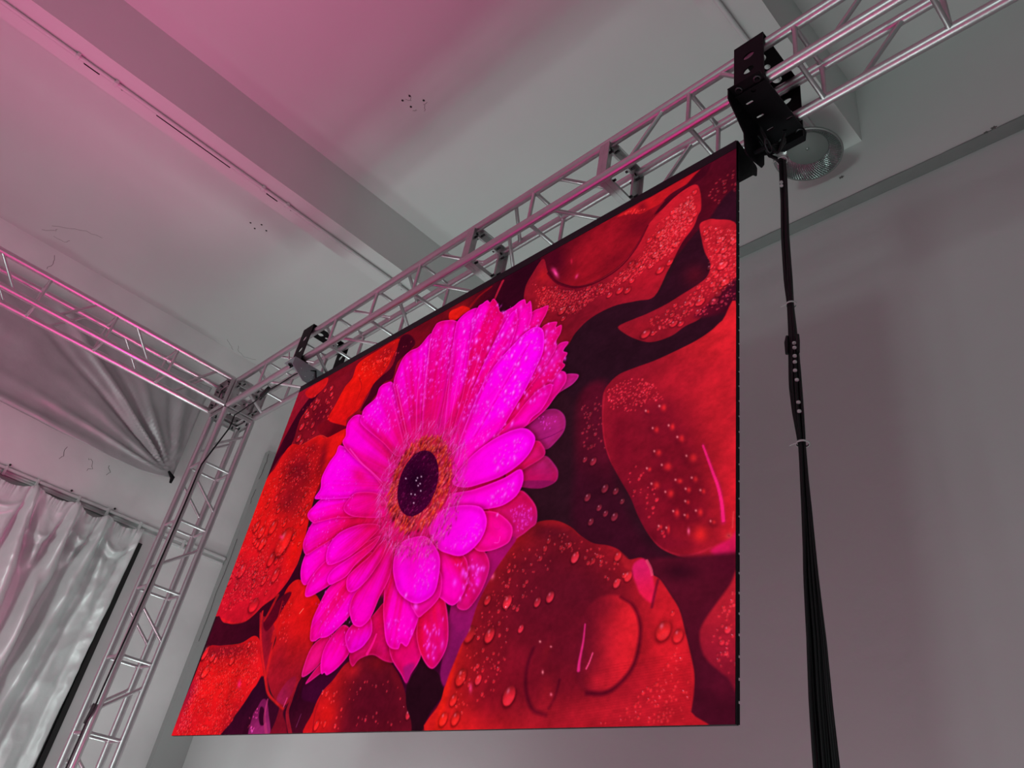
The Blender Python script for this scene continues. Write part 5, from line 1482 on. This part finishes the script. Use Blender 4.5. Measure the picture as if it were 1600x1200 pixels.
PX, PZ = 2.245, 4.565                      # the corner where the folds gather
rows = []
for i in range(91):
    v = i / 90; row = []
    for j in range(141):
        u = j / 140
        y = -1.6 + 3.87 * u
        zt = 5.69 - .02 * math.sin(u * 9)
        zb = 4.50 + .06 * (1 - u) ** 2 * 0 + .045 * math.exp(-((y - .3) / .5) ** 2) + (.06 * max(0, (y - 1.9) / .35) ** 2)
        z = zb + (zt - zb) * v
        ye = y - .03 * u * (1 - v) * v * 2
        dy, dz = PX - ye, z - PZ
        r = math.hypot(dy, dz) + 1e-4; th = math.atan2(dz, dy)
        d = 0.
        for c, wd, amp in ((.13, .035, .045), (.32, .05, .030), (.47, .028, -.060), (.60, .035, .075), (.72, .03, -.045), (.88, .05, .05), (1.18, .05, -.04), (1.33, .05, .055), (1.50, .04, -.03)):
            d += amp * math.exp(-((th - c) / wd) ** 2) * min(1, r / .35) * math.exp(-r * (.55 if c != .60 else .30))
        d += .05 * math.exp(-((z - zb - .04) / .05) ** 2) * math.exp(-((y - .8) / .6) ** 2)
        d += .05 * noise.noise(Vector((ye * 1.6, z * 1.9, 1))) + .010 * noise.noise(Vector((ye * 6, z * 7, 4)))
        row.append((XT + d, ye, z))
    rows.append(row)
cloth('tarpaulin', 'tarp', rows, 'dark grey tarpaulin hanging in folds behind the left truss', 'tarpaulin')
kn = bpy.data.objects['tarpaulin']
MB().tube([(XT + .02, 2.20, 4.60), (XT + .02, 2.262, 4.555), (XT, 2.27, 4.50)], [.010, .024, .012], 10).build('corner_knot', 'black', kn)

rl = thing('curtain_rail', 'white curtain rail fixed along the left wall above the curtain', 'curtain rail', (XL, 0, 4.05))
MB().box((XL, -4, 4.058), (XL + .05, 3.18, 4.085)).build('track', 'rail', rl, .004)
MB().box((XL, -4, 4.012), (XL + .03, 3.18, 4.030)).build('lower_track', 'rail', rl, .003)
for y in (-.4, .4, .93, 1.216, 1.605, 1.89, 2.226, 2.7):
    MB().box((XL + .03, y - .012, 4.0), (XL + .056, y + .012, 4.092)).build('bracket', 'rail', rl, .003)
for y in (.95, 1.52, 1.95):
    MB().tube([(XL, y, 4.125), (XL + .01, y, 4.125)], .010, 8).build('screw', 'hole', rl)

HANG = [-1.4, -.95, -.5, -.05, .42, .80, 1.216, 1.605, 1.89, 2.24]


def bump1(x, c, w):
    return math.exp(-((x - c) / w) ** 2)


def ridge(p):
    return 1 - abs(noise.noise(p)) * 2.2


rows = []
NI, NJ = 200, 420
for i in range(NI):
    t = i / (NI - 1)
    h = 3.94 * t ** 1.35
    row = []
    for j in range(NJ):
        y = -1.4 + 3.645 * j / (NJ - 1)
        k = max(0, min(len(HANG) - 2, sum(1 for q in HANG if q <= y) - 1))
        a, b = HANG[k], HANG[k + 1]; f = (y - a) / (b - a)
        sag = (.05 + .03 * (k % 2)) * math.sin(PI * f) * math.exp(-h * 2.5)
        e = 1 - math.exp(-h * 11)
        d = 0.
        for q, hy in enumerate(HANG):
            sp = min(1, h / .7)
            amp = (.10, .05, .08, .05, .11, .07, .10, .12, .09, .03)[q]
            ln = (.05, -.03, .02, -.05, .03, .05, .10, -.02, -.07, 0)[q] * h
            c = hy + ln
            d += amp * bump1(y, c, .016 + .050 * sp) * e
            d -= amp * .85 * bump1(y, c - .045 - .06 * sp, .018 + .03 * sp) * e
            d -= amp * .75 * bump1(y, c + .045 + .07 * sp, .018 + .035 * sp) * e
            # second crease fanning out of the hanger
            d += amp * .5 * bump1(y, c + .03 + .26 * h, .018 + .03 * h) * e * math.exp(-h * 1.6)
            d += amp * .5 * bump1(y, c - .03 - .22 * h, .018 + .03 * h) * e * math.exp(-h * 1.6)
        # the slack swags between hangers
        U = h - (.12 + .30 * max(0., math.sin(PI * f)) ** .8 * (.7 + .3 * math.sin(k * 2.3)))
        d += .045 * math.sin(PI * f) * bump1(U, 0, .035)
        d -= .040 * math.sin(PI * f) * bump1(U, .07, .05)
        # the group of deep folds right of the middle
        d += .05 * math.sin((y - .22 * h) * 34) * bump1(y, 1.42 + .05 * h, .22) * min(1, h * 1.5)
        # gathered heading
        d += .012 * math.sin(y * 190 + 4 * math.sin(y * 31)) * math.exp(-h * 16)
        d += .030 * noise.noise(Vector((y * 2.2, h * 1.6, 3))) + .016 * ridge(Vector((y * 3.2 + h, h * 2.6, 9))) * e
        d += .008 * ridge(Vector((y * 9, h * 7.5 + y * 3, 5)))
        row.append((XL + .045 + .11 + max(-.10, d), y - .02 * h * bump1(y, 2.24, .2), 4.0 - h - sag))
    rows.append(row)
cloth('curtain', 'curtain', rows, 'wide silver grey curtain hanging from the rail beside the black door frame', 'curtain')

dr = struct(thing('door_1', 'black framed door mostly hidden behind the silver curtain', 'door', (XL, 1.6, 0)))
del dr['category']
for a, b in (((XL, 2.275, 0), (XL + .03, 2.328, 3.90)), ((XL, .5, 3.845), (XL + .03, 2.28, 3.90)), ((XL, .45, 0), (XL + .03, .505, 3.90))):
    MB().box(a, b).build('door_frame', 'frame', dr, .003)
MB().box((XL, .5, 0), (XL + .008, 2.28, 3.85)).build('glass_pane', 'glass', dr)
MB().box((XL + .008, 2.252, 0), (XL + .012, 2.262, 3.8)).build('glazing_bead', 'rail', dr)
